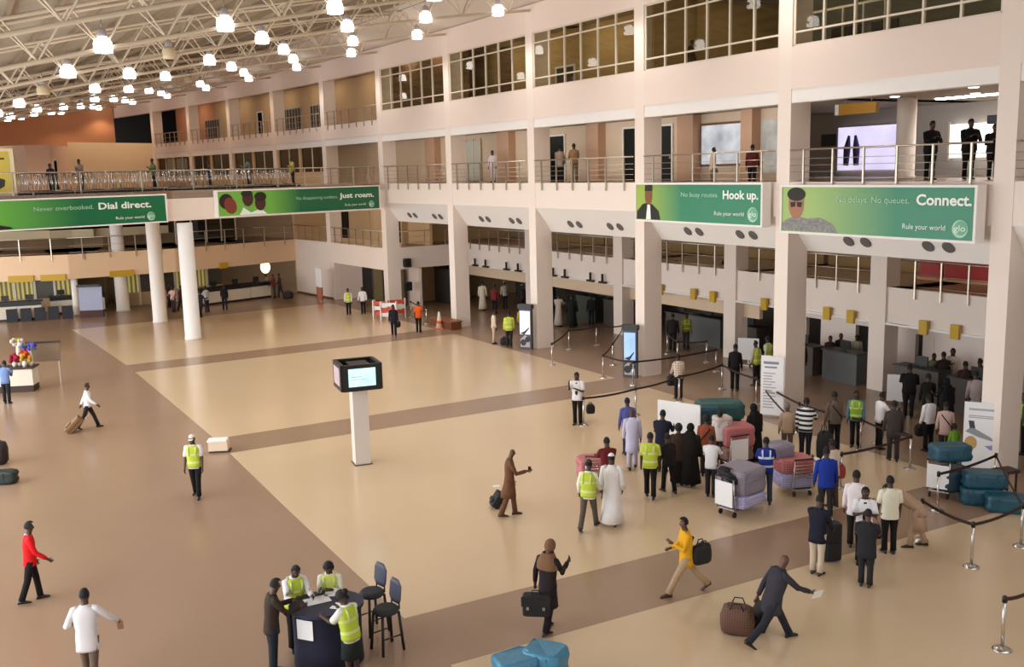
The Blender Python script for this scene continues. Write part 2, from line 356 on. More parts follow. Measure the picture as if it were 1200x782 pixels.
for i in range(0, 5):  # hidden glowing panels added to brighten the middle gallery
    b = BAYS[i]
    for q in (.3, .7):
        o = obj('fill_panel', MB().box(-.8, .8, -.2, .2, -.02, .02), PANEL, None, b.W(b.L * q, 8.2, 7.37), b.rz); tag(o, 'added fill panel of the middle gallery, %s one, %s' % ('left' if q < .5 else 'right', b.name()), 'light', 'added fill panels of the storeys')
b = BAYS[1]; bobj(b, 'wall_partition', MB().box(-.1, .1, .4, 7, 11.9, 15.3), CURT, 'partition wall between rooms of the top storey')
def flat(bay, name, x0, x1, y, z0, z1, m, label, cat, d=.06, group=None):
    o = obj(name, MB().box(x0, x1, 0, d, z0, z1), m, None, bay.W(0, y, 0), bay.rz); return tag(o, label, cat, group)
def door(bay, k, x0, x1, y, z0, z1, m, label):
    r = link('door_%d' % k, None, None, bay.W(0, y, 0), bay.rz); struct(r, label)
    lf = obj('door_leaf', MB().box(x0, x1, -.04, .02, z0, z1), m, r)
    obj('door_frame', MB().box(x0 - .09, x0, -.08, .02, z0, z1 + .09).box(x1, x1 + .09, -.08, .02, z0, z1 + .09).box(x0, x1, -.08, .02, z1, z1 + .09), WHITE, r)
    obj('door_handle', MB().box(x1 - .12, x1 - .06, -.09, -.04, z0 + .95, z0 + 1.1), STEEL, lf); return r
door(BAYS[3], 1, 6.7, 8.2, 2.6, 11.95, 13.55, mat('dark_wood', (60, 46, 30), .5), 'dark double door behind the third window band')
flat(BAYS[3], 'wall_panel', 1.1, 2.3, 2.54, 11.95, 15.2, BLIND, 'brown curtain panel behind the window band left of centre', 'curtain')
b = BAYS[1]
for k, (x, w_) in enumerate(((3.2, 1.6), (5.2, 1.2))):
    flat(b, 'notice_board', x, x + w_, 6.9, 13.1, 13.9, BLACK, ('wide' if k == 0 else 'narrow') + ' black board on the office wall behind the window', 'board')
for k in range(6):
    flat(b, 'partition_frame', 3.0 + k * .95, 3.06 + k * .95, 4.6, 11.95, 14.2, ALU, 'cream upright of the glass office partition, %s from the left' % ORD[k], 'frame', group='office partition uprights')
flat(b, 'partition_frame', 3.0, 7.9, 4.6, 14.2, 14.28, ALU, 'cream head rail along the top of the glass office partition', 'frame', group=None)
# open top gallery: dark doors and slatted screens on its back wall
door(BAYS[7], 2, .0, .95, 2.5, 11.95, 13.9, DARK, 'dark doorway on the open top gallery')
SL = mat('screen_slat', (78, 66, 56), .7)
for bi, xa, n_, lab in ((7, 3.6, 9, 'dark slatted screen on the top gallery wall, wide one'), (6, 1.2, 4, 'dark slatted screen on the top gallery wall, narrow one'), (9, 6.2, 6, 'dark slatted screen on the far top gallery wall')):
    b = BAYS[bi]; r = root('slatted_screen', b.W(xa, 2.42, 11.95), b.rz, lab, 'screen')
    obj('screen_back', MB().box(0, n_ * .5, .03, .06, 0, 1.9), GREY, r)
    for k in range(n_): obj('slat', MB().box(k * .5 + .1, k * .5 + .36, -.03, .03, 0, 1.85), SL, r)
# ------------------------------------------------------------------ upper balcony back wall
for i in (1, 2, 3, 4, 5, 6):
    b = BAYS[i]; x0 = 4.75 if i == 1 else b.L + .3
    bobj(b, 'wall_back', MB().box(-.3, x0, 3.2, 3.4, S2, 10.75), mat('balcony_wall', (226, 204, 178), .75, var=.06) if i < 7 else TAN, 'back wall of the upper balcony, %s' % b.name())
def pil(i, x0, x1, y=3.2):
    b = BAYS[i]; bobj(b, 'column', MB().box(x0, x1, y - .45, y + .05, S2, 10.75), mat('pilaster_paint', (206, 168, 140), .75, var=.05), 'tan pilaster on the upper balcony wall, %s' % b.name())
for a in ((4, .34, 1.62), (3, .26, 1.53), (2, .33, 1.33), (2, 7.08, 8.1), (1, 2.58, 3.22)): pil(*a)
DKGLASS = mat('dark_shop_glass', (24, 26, 24), .3, spec=.15)
door(BAYS[3], 3, 3.15, 6.38, 3.2, S2, 10.31, DKGLASS, 'wide dark doorway on the upper balcony')
door(BAYS[2], 4, 2.83, 4.0, 3.2, S2, 10.4, DKGLASS, 'dark doorway left of the banner column')
door(BAYS[2], 5, 5.0, 6.25, 3.2, S2, 10.39, DKGLASS, 'dark doorway above the banner with a young man')
door(BAYS[5], 6, 2.56, 3.76, 3.2, S2, 10.3, mat('dark_brown_door', (52, 24, 20), .5), 'narrow dark door at the end of the upper balcony')
flat(BAYS[3], 'doorway_panel', 3.2, 4.3, 3.12, S2, 9.6, mat('green_panel', (10, 84, 56), .5), 'dark green panel inside the wide dark doorway', 'panel', d=.04)
r = root('glazed_partition', BAYS[4].W(4.02, 3.1, S2), BAYS[4].rz, 'pale grey glazed partition on the upper balcony beside the far column', 'partition')
for k in range(3): obj('pane', MB().box(k * .83 + .04, k * .83 + .8, 0, .03, .1, 2.4), mat('frosted', (196, 198, 186), .3), r)
for k in range(4): obj('upright', MB().box(k * .83 - .03, k * .83 + .04, -.03, .05, 0, 2.5), ALU, r)
# picture display and the bright room beyond
PIC = mat('mountain_picture', (240, 244, 250), .5, emit=.55, kind='noise', rgb2=(96, 110, 128), var=.3, scale=1.3)
r = root('picture_display', BAYS[1].W(-.15, 3.1, 0), BAYS[1].rz, 'large backlit snowy picture in a dark frame on the upper balcony', 'picture')
obj('picture_frame', MB().box(-.1, 2.66, 0, .08, 8.6, 10.36), mat('picture_frame', (120, 84, 62), .6), r)
obj('picture_print', MB().box(0, 2.56, -.02, .02, 8.69, 10.27), PIC, r)
flat(BAYS[1], 'shop_window', 3.35, 4.7, 3.12, 8.3, 10.3, mat('bright_shop', (206, 206, 200), .4, emit=.35, kind='noise', rgb2=(110, 104, 98), var=.2, scale=1.6), 'bright shop window right of the pilaster on the upper balcony', 'window')
b = BAYS[0]
bobj(b, 'wall_back', MB().box(-9, b.L + 12, 9.2, 9.4, S2, 10.75), GREY, 'grey end wall of the deep upper lounge')
SCRN = mat('lounge_screen', (236, 232, 250), .4, emit=1.3, kind='noise', rgb2=(150, 140, 190), var=.2, scale=.7)
r = root('wall_screen', BAYS[1].W(1.77, 9.0, 0), BAYS[1].rz, 'wide bright advertising wall in the upper lounge', 'screen')
obj('screen_face', MB().box(0, 3.06, 0, .04, 8.3, 10.1), SCRN, r); obj('screen_frame', MB().box(-.08, 0, -.03, .08, 8.2, 10.2).box(3.06, 3.14, -.03, .08, 8.2, 10.2).box(0, 3.06, -.03, .08, 10.1, 10.2), GREY, r)
for k in range(2): obj('picture_figure', MB().tube([(.5 + k * .55, -.03, 8.5), (.55 + k * .5, -.03, 9.2), (.62 + k * .35, -.03, 9.75)], [.12, .16, .05], 8), mat('figure_print', (70, 66, 110), .6), r)
r = root('bright_window', BAYS[1].W(7.3, 9.0, 0), BAYS[1].rz, 'bright daylight window behind the dark figures in the upper lounge', 'window')
for k in range(2): obj('pane', MB().box(k * 1.0, k * 1.0 + .9, 0, .04, 8.7, 9.95), mat('daylit_pane', (250, 246, 240), .4, emit=1.6), r)
obj('window_frame', MB().box(-.08, 0, -.03, .05, 8.6, 10.05).box(.9, 1.0, -.03, .05, 8.6, 10.05).box(1.9, 1.98, -.03, .05, 8.6, 10.05), ALU, r)
flat(BAYS[0], 'bright_window', 1.6, 2.9, 9.0, 8.6, 10.3, mat('daylit_pane', (250, 246, 240), .4), 'tall bright window at the right end of the upper lounge', 'window')
struct(obj('column', MB().lathe([(.36, 0), (.36, .1), (.32, .1), (.32, 2.72)], n=20), WALL, None, BAYS[0].W(1.2, 4.2, S2)), 'round cream column inside the upper lounge')
r = root('hanging_sign', BAYS[0].W(.3, 1.9, 0), BAYS[0].rz, 'yellow hanging direction sign under the upper balcony ceiling', 'sign')
obj('sign_face', MB().box(0, 1.55, 0, .14, 10.2, 10.55), mat('amber_sign', (178, 124, 12), .5), r); obj('sign_end', MB().box(-.16, 0, -.01, .15, 10.2, 10.55), WHITE, r)
for x in (.2, 1.3): obj('hanger', MB().tube([(x, .07, 10.55), (x, .07, 10.75)], .012, 5), STEEL, r)
r = root('hanging_monitor', BAYS[0].W(3.95, 4.6, 0), BAYS[0].rz, 'black monitor hanging from the upper lounge ceiling', 'monitor')
obj('monitor_case', MB().box(0, 1.0, 0, .12, 9.72, 10.0), BLACK, r); obj('hanger', MB().tube([(.5, .06, 10.0), (.5, .06, 10.75)], .02, 5), BLACK, r)
flat(BAYS[1], 'wall_television', .9, 1.75, 8.9, 9.35, 9.85, BLACK, 'black television left of the bright advertising wall', 'television')
for k, (x, y) in enumerate(((1.5, 3.2), (3.2, 5.0), (5.0, 2.4), (6.2, 4.2))):
    o = obj('ceiling_downlight', MB().lathe([(.16, 0), (.14, -.03)], n=12), mat('downlight_on', (255, 240, 220), .4, emit=4.), None, BAYS[0].W(x, y, 10.75)); tag(o, 'small lit ceiling downlight in the upper lounge, %s from the left' % ORD[k], 'light', 'lit downlights of the upper lounge')
# glazed offices of the far upper storey
for i in (6, 7, 8, 9):
    b = BAYS[i]; nwin += 1; x1 = b.L - .6 if i > 6 else b.L - .6; xa = 0
    wd = link('window_%d' % nwin, None, None, b.loc, b.rz); struct(wd, 'dark office window behind the trolleys, %s' % b.name())
    bobj(b, 'wall_sill', MB().box(0, b.L - .6, .1, .3, S2 - .5, 8.9), TAN, 'tan wall below the far office windows, %s' % b.name())
    for k in range(2):
        u0, u1 = x1 * k / 2 + .2, x1 * (k + 1) / 2 - .2
        obj('window_frame', MB().box(u0 - .2, u0, .1, .3, 8.9, 10.6).box(u1, u1 + .2, .1, .3, 8.9, 10.6), TAN, wd)
        obj('pane', MB().box(u0, (u0 + u1) / 2 - .04, .2, .22, 8.9, 10.6), SMOKE, wd); obj('pane', MB().box((u0 + u1) / 2 + .04, u1, .2, .22, 8.9, 10.6), SMOKE, wd)
        obj('mullion', MB().box((u0 + u1) / 2 - .04, (u0 + u1) / 2 + .04, .15, .27, 8.9, 10.6), ALU, wd)
    if i > 6: bobj(b, 'wall_back', MB().box(-.4, b.L + .4, 3.2, 3.3, 7.5, 10.75), mat('office_dim', (104, 80, 56), .8, var=.1), 'room wall behind the far office windows, %s' % b.name())

# ------------------------------------------------------------------ middle gallery back wall
SHUT = mat('roller_shutter', (150, 142, 128), .5, kind='stripe', p='X', scale=2.2, rgb2=(128, 120, 106))
for i in range(0, 5):
    b = BAYS[i]
    flat(b, 'roller_shutter', 1.0, b.L - 2.2, 10.9, MZ, 6.6, SHUT, 'grey roller shutter at the back of the middle gallery, %s' % b.name(), 'shutter', group='gallery roller shutters')
    bobj(b, 'wall_parapet', MB().box(0, b.L, 10.5, 10.7, MZ, MZ + .45), mat('gallery_kerb', (140, 112, 72), .8), 'low tan kerb before the gallery shutters, %s' % b.name())
r = root('shop_front', BAYS[0].W(-1.6, 8.8, MZ), BAYS[0].rz, 'red shop shutter on the middle gallery at the right', 'shop')
for k in range(5): obj('panel', MB().box(k * 1.1, k * 1.1 + 1.02, 0, .08, .0, 1.9), mat('red_shutter', (168, 30, 20), .5), r)
obj('sill', MB().box(-.1, 5.6, -.1, .1, -.05, .08), TAN, r)

# ------------------------------------------------------------------ left of the setback: wall in line with the columns, end wall galleries
K = (-16.0, 73.9)
b5 = BAYS[5]
mb = MB().box(-.02, .35, 0, .4, 0, MZ).box(.35, b5.L - .6, 0, .4, 2.6, MZ)
bobj(b5, 'wall_gallery', mb, WALL, 'cream wall under the middle gallery left of the far columns')
bobj(b5, 'wall_recess', MB().box(0, b5.L, 2.2, 2.4, 0, 2.6).box(.1, .35, .4, 2.2, 0, 2.6), WALLP, 'recess wall behind the glass doors')
r = root('glass_doors', b5.W(.9, 1.9, 0), b5.rz, 'dark glass entrance doors in the recess left of the far columns', 'door')
for k in range(4): obj('door_leaf', MB().box(k * 1.55 + .05, k * 1.55 + 1.45, 0, .05, .05, 2.4), DKGLASS if k % 2 == 0 else mat('olive_glass', (104, 92, 56), .3), r)
for k in range(5): obj('door_post', MB().box(k * 1.55 - .05, k * 1.55 + .05, -.04, .08, 0, 2.45), DGREY, r)
sK = Seg(K, tuple(CP[6]))
struct(obj('wall_gallery', MB().box(0, sK.L, 0, .4, 0, MZ), WALL, None, sK.loc, sK.rz), 'curving cream wall with a notice stand')
struct(obj('wall_side', MB().box(-.2, 0, .0, 12, 0, 8), TAN, None, sK.loc, sK.rz), 'side wall behind the inner corner of the gallery')
struct(obj('baseboard_gallery', MB().box(0, sK.L, -.03, 0, 0, .12), mat('brown_skirting', (110, 70, 44), .6), None, sK.loc, sK.rz), 'brown skirting of the curving cream wall')
railing(b5, .05, b5.L - .65, .05, MZ, 7, 'steel railing of the middle gallery left of the far columns', mids=2)
railing(sK, .05, sK.L, .05, MZ, 5, 'steel railing of the middle gallery by the inner corner', mids=2)
EP = [(-46., 58.6), (-34., 62.6), (-28.4, 63.7), (-22.6, 66.9), (-18.4, 71.2), K]
segs = [Seg(EP[k], EP[k + 1]) for k in range(5)]
WN = ['far left', 'left of the short pillar', 'behind the white columns', 'right of the white columns', 'at the inner corner']
for k, s in enumerate(segs):
    struct(obj('wall_fascia', MB().box(-.05, s.L + .05, 0, .3, 2.42, MZ), mat('tan_pink_paint', (236, 204, 168), .8, var=.05), None, s.loc, s.rz), 'tan edge of the left gallery, %s' % WN[k])
    struct(obj('slab', MB().box(-1, s.L + 1, .3, 7, 3.6, MZ - .01), LINO, None, s.loc, s.rz), 'left gallery floor slab, %s' % WN[k])
    railing(s, .05, s.L - .05, -.05, MZ, max(2, int(s.L / 1.5)), 'steel railing of the left gallery, %s' % WN[k], mids=2)
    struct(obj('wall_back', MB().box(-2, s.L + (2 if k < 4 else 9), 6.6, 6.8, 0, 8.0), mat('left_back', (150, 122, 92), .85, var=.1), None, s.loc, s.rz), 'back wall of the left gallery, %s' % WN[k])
    if k < 3:
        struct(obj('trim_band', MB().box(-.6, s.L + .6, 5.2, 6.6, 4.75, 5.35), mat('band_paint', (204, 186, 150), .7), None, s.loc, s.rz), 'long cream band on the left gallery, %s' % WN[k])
        struct(obj('shade_box', MB().box(-.6, s.L + .6, 5.3, 6.6, 5.35, 6.4), DARK, None, s.loc, s.rz), 'solid box darkened as shade above the cream band, %s' % WN[k])  # near black box paints in the shade under the deck
r = root('glazed_partition', segs[3].W(2.2, 4.0, MZ), segs[3].rz, 'cream framed glass partition on the left gallery', 'partition')
for k in range(4): obj('pane', MB().box(k * 1.2 + .05, k * 1.2 + 1.15, 0, .03, .1, 2.3), SMOKE, r)
for k in range(5): obj('upright', MB().box(k * 1.2 - .04, k * 1.2 + .05, -.04, .06, 0, 2.4), ALU, r)
obj('head_rail', MB().box(0, 4.8, -.04, .06, 1.65, 1.75), ALU, r)
# dark doors of the gallery behind the curving wall
for sg, x, nm in ((b5, 3.4, 'right'), (sK, 1.2, 'left')):
    flat(sg, 'gallery_door', x, x + 1.6, 3.0, MZ, 6.6, DKGLASS, 'dark doorway of the middle gallery, %s one above the curving wall' % nm, 'door')
struct(obj('wall_back', MB().box(-2, sK.L, 3.1, 3.3, MZ, 7.6), TAN, None, sK.loc, sK.rz), 'tan wall behind the inner corner of the gallery')
struct(obj('wall_back', MB().box(0, b5.L, 3.1, 3.3, MZ, 7.6), TAN, None, b5.loc, b5.rz), 'tan wall behind the gallery left of the far columns')
for i in (5, 6):
    bobj(BAYS[i], 'wall_back', MB().box(0, BAYS[i].L, .9, 1.0, 6.4, S2), TAN, 'tan wall band below the upper balcony, %s' % BAYS[i].name())

# ------------------------------------------------------------------ upper deck that crosses the hall on round columns
C1 = (-17.35, 53.2)
DP = [(-38., 31.), (-24.0, 45.4), (-17.6, 52.35), (-7.95, 61.6)]
deck = [(-60, 31.), DP[0], DP[1], DP[2], DP[3], tuple(CP[6]), tuple(CP[7]), tuple(CP[8]), tuple(CP[9]), tuple(CP[10]), tuple(CP[11]), (-62, 92)]
struct(obj('slab', MB().prism(deck[::-1], 7.6, S2), LINO), 'upper deck crossing the hall on round columns')
dsegs = [Seg(DP[k], DP[k + 1]) for k in range(3)]
DN = ['beyond the left edge', 'over the banner about dialling', 'over the banner about roaming']
for k, s in enumerate(dsegs):
    struct(obj('wall_fascia', MB().box(-.02, s.L + .02, 0, .45, 6.45, S2), WALL, None, s.loc, s.rz), 'cream edge beam of the upper deck, %s' % DN[k])
railing(dsegs[2], 7.6, dsegs[2].L - .1, .1, S2, 5, 'plain steel railing at the right end of the upper deck', drop=0., mids=2)
railing(dsegs[2], 0, 7.6, .1, S2, 3, 'steel railing before the trolleys at the middle of the upper deck', drop=0., mids=1)
railing(dsegs[1], 0, dsegs[1].L, .1, S2, 3, 'steel railing before the trolleys at the left of the upper deck', drop=0., mids=1)
for k, (p, r_, lab) in enumerate(((C1, .42, 'tall round white column standing in the light floor panel'), ((-21.5, 60.0), .42, 'round white column second in the row behind the nearest one'), ((-25.95, 65.7), .42, 'round white column third in the row, by the left desks'), ((-28.35, 64.1), .22, 'slim white pillar beside the dark display board at the left desks'))):
    struct(obj('column', MB().lathe([(r_ + .02, 0), (r_ + .02, .12), (r_, .14), (r_ * .96, 6.3 if k == 0 else 7.6 if k < 3 else 2.42)], n=24), WHITE, None, (p[0], p[1], 0)), lab)
UP = mat('under_deck_fill', (255, 214, 158), .4, emit=9.)  # unseen warm panels added to brighten the left gallery below the deck
for k, (x, y) in enumerate(((-13.5, 60.5), (-18.5, 57.5), (-22.5, 54.5), (-16.5, 65.), (-21.5, 63.), (-26.5, 58.5), (-29., 54.), (-31., 60.), (-12.5, 64.))):
    tag(obj('fill_panel', MB().box(-1.1, 1.1, -.25, .25, -.03, 0), UP, None, (x, y, 7.6), .6), 'added warm fill panel under the upper deck, %s of its kind' % ORD[k], 'light', 'added warm fill panels under the upper deck')
# blocks standing on the upper deck, far end wall
struct(obj('wall_block', MB().prism([(-36.35, 83.4), (-31.8, 90.5), (-33.0, 92.5), (-38.0, 88)], S2, 11.85), mat('pale_tan_block', (244, 218, 180), .8, var=.04)), 'tan block of rooms at the far end of the upper deck')
struct(obj('wall_block', MB().prism([(-37.3, 78.), (-36.1, 79.5), (-36.3, 83.3), (-42, 86), (-42, 80)], S2, 11.5), mat('pale_pink_block', (246, 214, 190), .8, var=.04)), 'pale pink block of rooms with a narrow dark door')
sB = Seg((-36.1, 79.5), (-36.3, 83.3))
door(sB, 7, .35, 1.0, -.03, S2, 10.3, DARK, 'narrow dark door of the pale pink block')
struct(obj('wall_end', MB().prism([(-39.8, 102.6), (-75, 88), (-75.5, 89), (-40.4, 104)], 6, 16.5), BROWN), 'terracotta end wall of the hall')
struct(obj('wall_lobby', MB().prism([(-46, 72), (-38.4, 80), (-38.6, 80.3), (-46, 72.3)], S2, 10.6), mat('lobby_glass', (110, 112, 92), .3, var=.3, scale=1.)), 'greenish glazed lobby wall beside the yellow poster')
# ================================================================== ROOF
def zb(t): return 15.93 - .113 * t - .0029 * t * t
def tv(i): return TV[max(-2, min(10, i))]
TMAX = 31.0
UNIT = MB().tube([(0, 0, 0), (0, 0, 1)], 1.0, 6).mesh('web_member', TRUSS)
def member(a, b, r, parent):
    a, b = Vector(a), Vector(b); d = b - a; o = link('web_member', UNIT, parent, a); o.rotation_euler = d.to_track_quat('Z', 'Y').to_euler(); o.scale = (r, r, d.length); return o
tl = lambda i: '%s roof truss counted from the right' % ORD[i + 1].capitalize()
for i in range(-1, 12):
    n = tv(i)[1]; p = PTS[i]; rz = math.atan2(-n[1], -n[0])
    tr = root('roof_truss', (p[0], p[1], 0), rz, '%s, cream lattice of tubes' % tl(i), 'truss', 'lattice roof trusses')
    P = 1.825; nodes = [P * k for k in range(1, 17)]
    obj('bottom_chord', MB().tube([(t, 0, zb(t)) for t in [.1] + nodes + [TMAX]], .066, 7), TRUSS, tr)
    for sy in (-.6, .6): obj('top_chord', MB().tube([(t, sy, zb(t) + 1.28) for t in [2.9] + nodes[2:] + [TMAX]], .06, 7), TRUSS, tr)
    for k, t in enumerate(nodes):
        for sy in (-.6, .6):
            for dt in (-.91, .91):
                if t + dt > 2.6 and t + dt < TMAX: member((t, 0, zb(t)), (t + dt, sy, zb(t + dt) + 1.28), .03, tr)
        if t > 3 and k % 2: member((t + .91, -.6, zb(t + .91) + 1.28), (t + .91, .6, zb(t + .91) + 1.28), .03, tr)
    if i > 0: member((1.2, 0, zb(1.2)), (.9, 0, 16.45), .03, tr); member((1.2, 0, zb(1.2)), (2.6, 0, 16.8), .03, tr)
tsv = [3.0 + k * 1.4 for k in range(21)]
def rp(s, t, dz): x, y = so(s, -t); return (x, y, zb(t) + dz)
ss = [k for k in range(-2, 14)]
mb = MB(); vs = [rp(s, t, 1.52) for s in ss for t in tsv] + [rp(s, t, 1.62) for s in ss for t in tsv]; m_ = len(tsv); N_ = len(ss) * m_; fs = []
for a in range(len(ss) - 1):
    for c in range(m_ - 1):
        q = (a * m_ + c, a * m_ + c + 1, (a + 1) * m_ + c + 1, (a + 1) * m_ + c); fs.append(q); fs.append(tuple(N_ + v for v in q[::-1]))
mb.add(vs, fs); ce = struct(obj('ceiling', mb, DECK), 'sheeted underside of the arched roof')
PUR = MB().box(0, 1, -.05, .05, -.1, .1).mesh('purlin', mat('purlin_paint', (140, 122, 98), .8))
for a in range(len(ss) - 1):
    for t in tsv[::1]:
        A, Bp = Vector(rp(ss[a], t, 1.42)), Vector(rp(ss[a + 1], t, 1.42)); o = link('purlin', PUR, ce, A); d = Bp - A
        o.rotation_euler = (0, -math.asin(d.z / d.length), math.atan2(d.y, d.x)); o.scale = (d.length, 1, 1)
mb = MB()
for a in range(len(ss) - 1):
    q = [(*so(ss[a], .3), 16.2), (*so(ss[a + 1], .3), 16.2), (*so(ss[a + 1], -3.3), 16.95), (*so(ss[a], -3.3), 16.95)]
    mb.poly(q); mb.poly([(x, y, z + .1) for x, y, z in q[::-1]])
    q2 = [(*so(ss[a], -3.3), 16.95), (*so(ss[a + 1], -3.3), 16.95), (*so(ss[a + 1], -3.3), 17.3), (*so(ss[a], -3.3), 17.3)]; mb.poly(q2)
struct(obj('ceiling', mb, mat('white_soffit', (222, 214, 204), .8, var=.03)), 'pale sloping soffit between the top wall and the roof sheets')

# hanging dome lamps on the bottom chords
SHADE = MB().lathe([(.02, -.25), (.26, -.25), (.275, -.18), (.265, .02), (.21, .14), (.12, .19)], n=14)
SH_ON = SHADE.mesh('lamp_shade', EMW); SH_OFF = SHADE.mesh('lamp_shade', DULL)
HOUS = MB().lathe([(.15, .19), (.16, .24), (.11, .42), (.03, .46)], n=10).mesh('lamp_housing', mat('lamp_housing', (190, 186, 190), .5))
SPOT = bpy.data.lights.new('lamp_light', 'SPOT'); SPOT.energy = 520; SPOT.color = (1, .95, .88); SPOT.spot_size = math.radians(128); SPOT.spot_blend = .6; SPOT.shadow_soft_size = .25
SPOTW = SPOT.copy(); SPOTW.energy = 360; SPOTW.color = (1, .74, .5)
HOOK = MB().tube([(0, 0, .44), (0, 0, .7)], .015, 5).mesh('lamp_hook', STEEL)
for i in range(1, 12):
    n = tv(i)[1]; p = PTS[i]
    for k in range(6 if i > 1 else 5):
        t = 1.8 + 3.66 * k; x, y = p[0] - n[0] * t, p[1] - n[1] * t; off = (i, k) in ((3, 4), (4, 5), (6, 4), (6, 2))
        l = root('roof_lamp', (x + .0, y, zb(t) + .14), 0, '%s dome lamp, %s from the facade on the %s roof truss counted from the right' % ('unlit' if off else 'glowing', ORD[k], ORD[i + 1]), 'lamp', 'dome lamps in the roof trusses')
        link('lamp_shade', SH_OFF if off else SH_ON, l); link('lamp_housing', HOUS, l); link('lamp_hook', HOOK, l)
        if not off: link('lamp_light', SPOT if i < 7 else SPOTW, l, (0, 0, -.3))

# ================================================================== BANNERS
PRINTW = mat('white_print', (236, 246, 238), .5); PRINTG = mat('pale_green_print', (170, 214, 186), .5)
SKN = mat('skin_print', (120, 74, 52), .6); SKN2 = mat('skin_print_dark', (74, 38, 30), .6); HAIRP = mat('hair_print', (34, 28, 24), .6)
def ell(mb, cx, cz, rx, rz_, y, mi=0, n=18, tilt=0.):
    pts = []
    for k in range(n):
        a = 2 * math.pi * k / n; x, z = rx * math.cos(a), rz_ * math.sin(a)
        pts.append((cx + x * math.cos(tilt) - z * math.sin(tilt), y, cz + x * math.sin(tilt) + z * math.cos(tilt)))
    return mb.poly(pts, mi)
def fit(o, width):
    bpy.context.view_layer.update(); d = o.dimensions.x
    if d > 0: o.scale = (width / d, 1, 1)
def banner(seg, x0, y, z0, wd, hg, label, small, big, pos, grad, dark, light):
    r = root('banner', seg.W(x0, y, z0), seg.rz, label, 'banner', 'green advertising banners')
    obj('banner_frame', MB().box(0, wd, .02, .34, 0, hg).box(0, wd, -.05, .02, hg - .07, hg).box(0, wd, -.05, .02, 0, .07).box(0, .06, -.05, .02, .07, hg - .07).box(wd - .08, wd, -.05, .02, .07, hg - .07), WHITE, r)
    m = mat('banner_print_' + big, light, .4, kind='gradx', p=grad, rgb2=dark)
    obj('banner_face', MB().box(.06, wd - .08, -.012, .02, .07, hg - .07), m, r)
    (sx0, sx1, sz, ssz), (bx0, bx1, bz, bsz), (tx0, tx1, tz, tsz), (ex, ez, er) = pos
    text(small, ssz, sx0, sz, -.03, PRINTG, r, sx1 - sx0)
    text(big, bsz, bx0, bz, -.03, PRINTW, r, bx1 - bx0, bold=.012)
    text('Rule your world', tsz, tx0, tz, -.03, PRINTW, r, tx1 - tx0)
    mb = MB(); ell(mb, ex, ez, er, er, -.022, 0); ell(mb, ex + .1 * er, ez + .1 * er, er * .8, er * .8, -.024, 1); obj('emblem', mb, [PRINTG, mat('emblem_green', (104, 176, 140), .5)], r)
    text('glo', er * .95, ex - er * .72, ez - er * .25, -.03, PRINTW, r, er * 1.4, name='emblem_lettering')
    return r
def prt(r, name, shapes, mats):
    mb = MB()
    for s in shapes:
        if s[0] == 'e': ell(mb, s[1], s[2], s[3], s[4], s[5], s[6], 18, s[7] if len(s) > 7 else 0.)
        else: mb.poly([(x, s[2], z) for x, z in s[1]], s[3])
    return obj(name, mb, mats, r)
W0 = 7.25
r = banner(BAYS[0], .12, -.46, 6.36, W0, 1.58, 'green banner reading Connect with a man in sunglasses and a patterned shirt', 'No delays. No queues.', 'Connect.',
           ((2.35, 5.05, 1.05, .26), (5.3, 7.08, 1.02, .42), (4.85, 6.28, .32, .22), (6.75, .38, .25)), (1.2, 4.6), (22, 128, 92), (158, 188, 100))
SHIRTP = mat('patterned_shirt_print', (176, 176, 170), .6, kind='noise', rgb2=(70, 72, 78), var=.3, scale=9.)
prt(r, 'portrait_print', [('p', [(.07, .09), (.07, .34), (.35, .5), (.7, .58), (1.15, .5), (1.7, .55), (2.2, .38), (2.45, .09)], -.02, 2), ('e', .68, .98, .34, .5, -.022, 0), ('e', .68, 1.28, .4, .22, -.024, 1), ('p', [(.42, 1.02), (.66, 1.04), (.64, .88), (.46, .86)], -.026, 1), ('p', [(.71, 1.04), (.95, 1.02), (.9, .86), (.73, .88)], -.026, 1)], [mat('face_print', (170, 116, 92), .6), HAIRP, SHIRTP])
r = banner(BAYS[1], .08, -.46, 6.5, 7.25, 1.52, 'green banner reading Hook up with a young man in a dark jacket', 'No busy routes.', 'Hook up.',
           ((2.85, 4.95, 1.0, .24), (5.2, 7.0, .95, .42), (4.75, 6.3, .36, .2), (6.75, .42, .26)), (.6, 2.9), (24, 128, 90), (158, 188, 70))
prt(r, 'portrait_print', [('p', [(.07, .09), (.1, .4), (.45, .68), (.75, .75), (1.1, .68), (1.5, .42), (1.6, .09)], -.02, 1), ('p', [(.68, .09), (.78, .7), (.95, .66), (1.0, .09)], -.022, 2), ('e', .85, 1.02, .24, .36, -.024, 0), ('p', [(.6, 1.2), (.64, 1.44), (1.1, 1.44), (1.1, 1.2)], -.026, 1)], [mat('face_print_2', (132, 84, 50), .6), HAIRP, PRINTW])
s2 = dsegs[2]; W2 = s2.L - 2.55
r = banner(s2, 2.3, -.37, 6.5, W2, 1.46, 'green banner reading Just roam with three smiling people', 'No disappearing numbers.', 'Just roam.',
           ((4.9, 7.7, .78, .26), (7.9, 10.4, .78, .4), (8.2, 9.7, .3, .2), (10.15, .35, .2)), (3.2, 5.2), (16, 100, 62), (118, 184, 72))
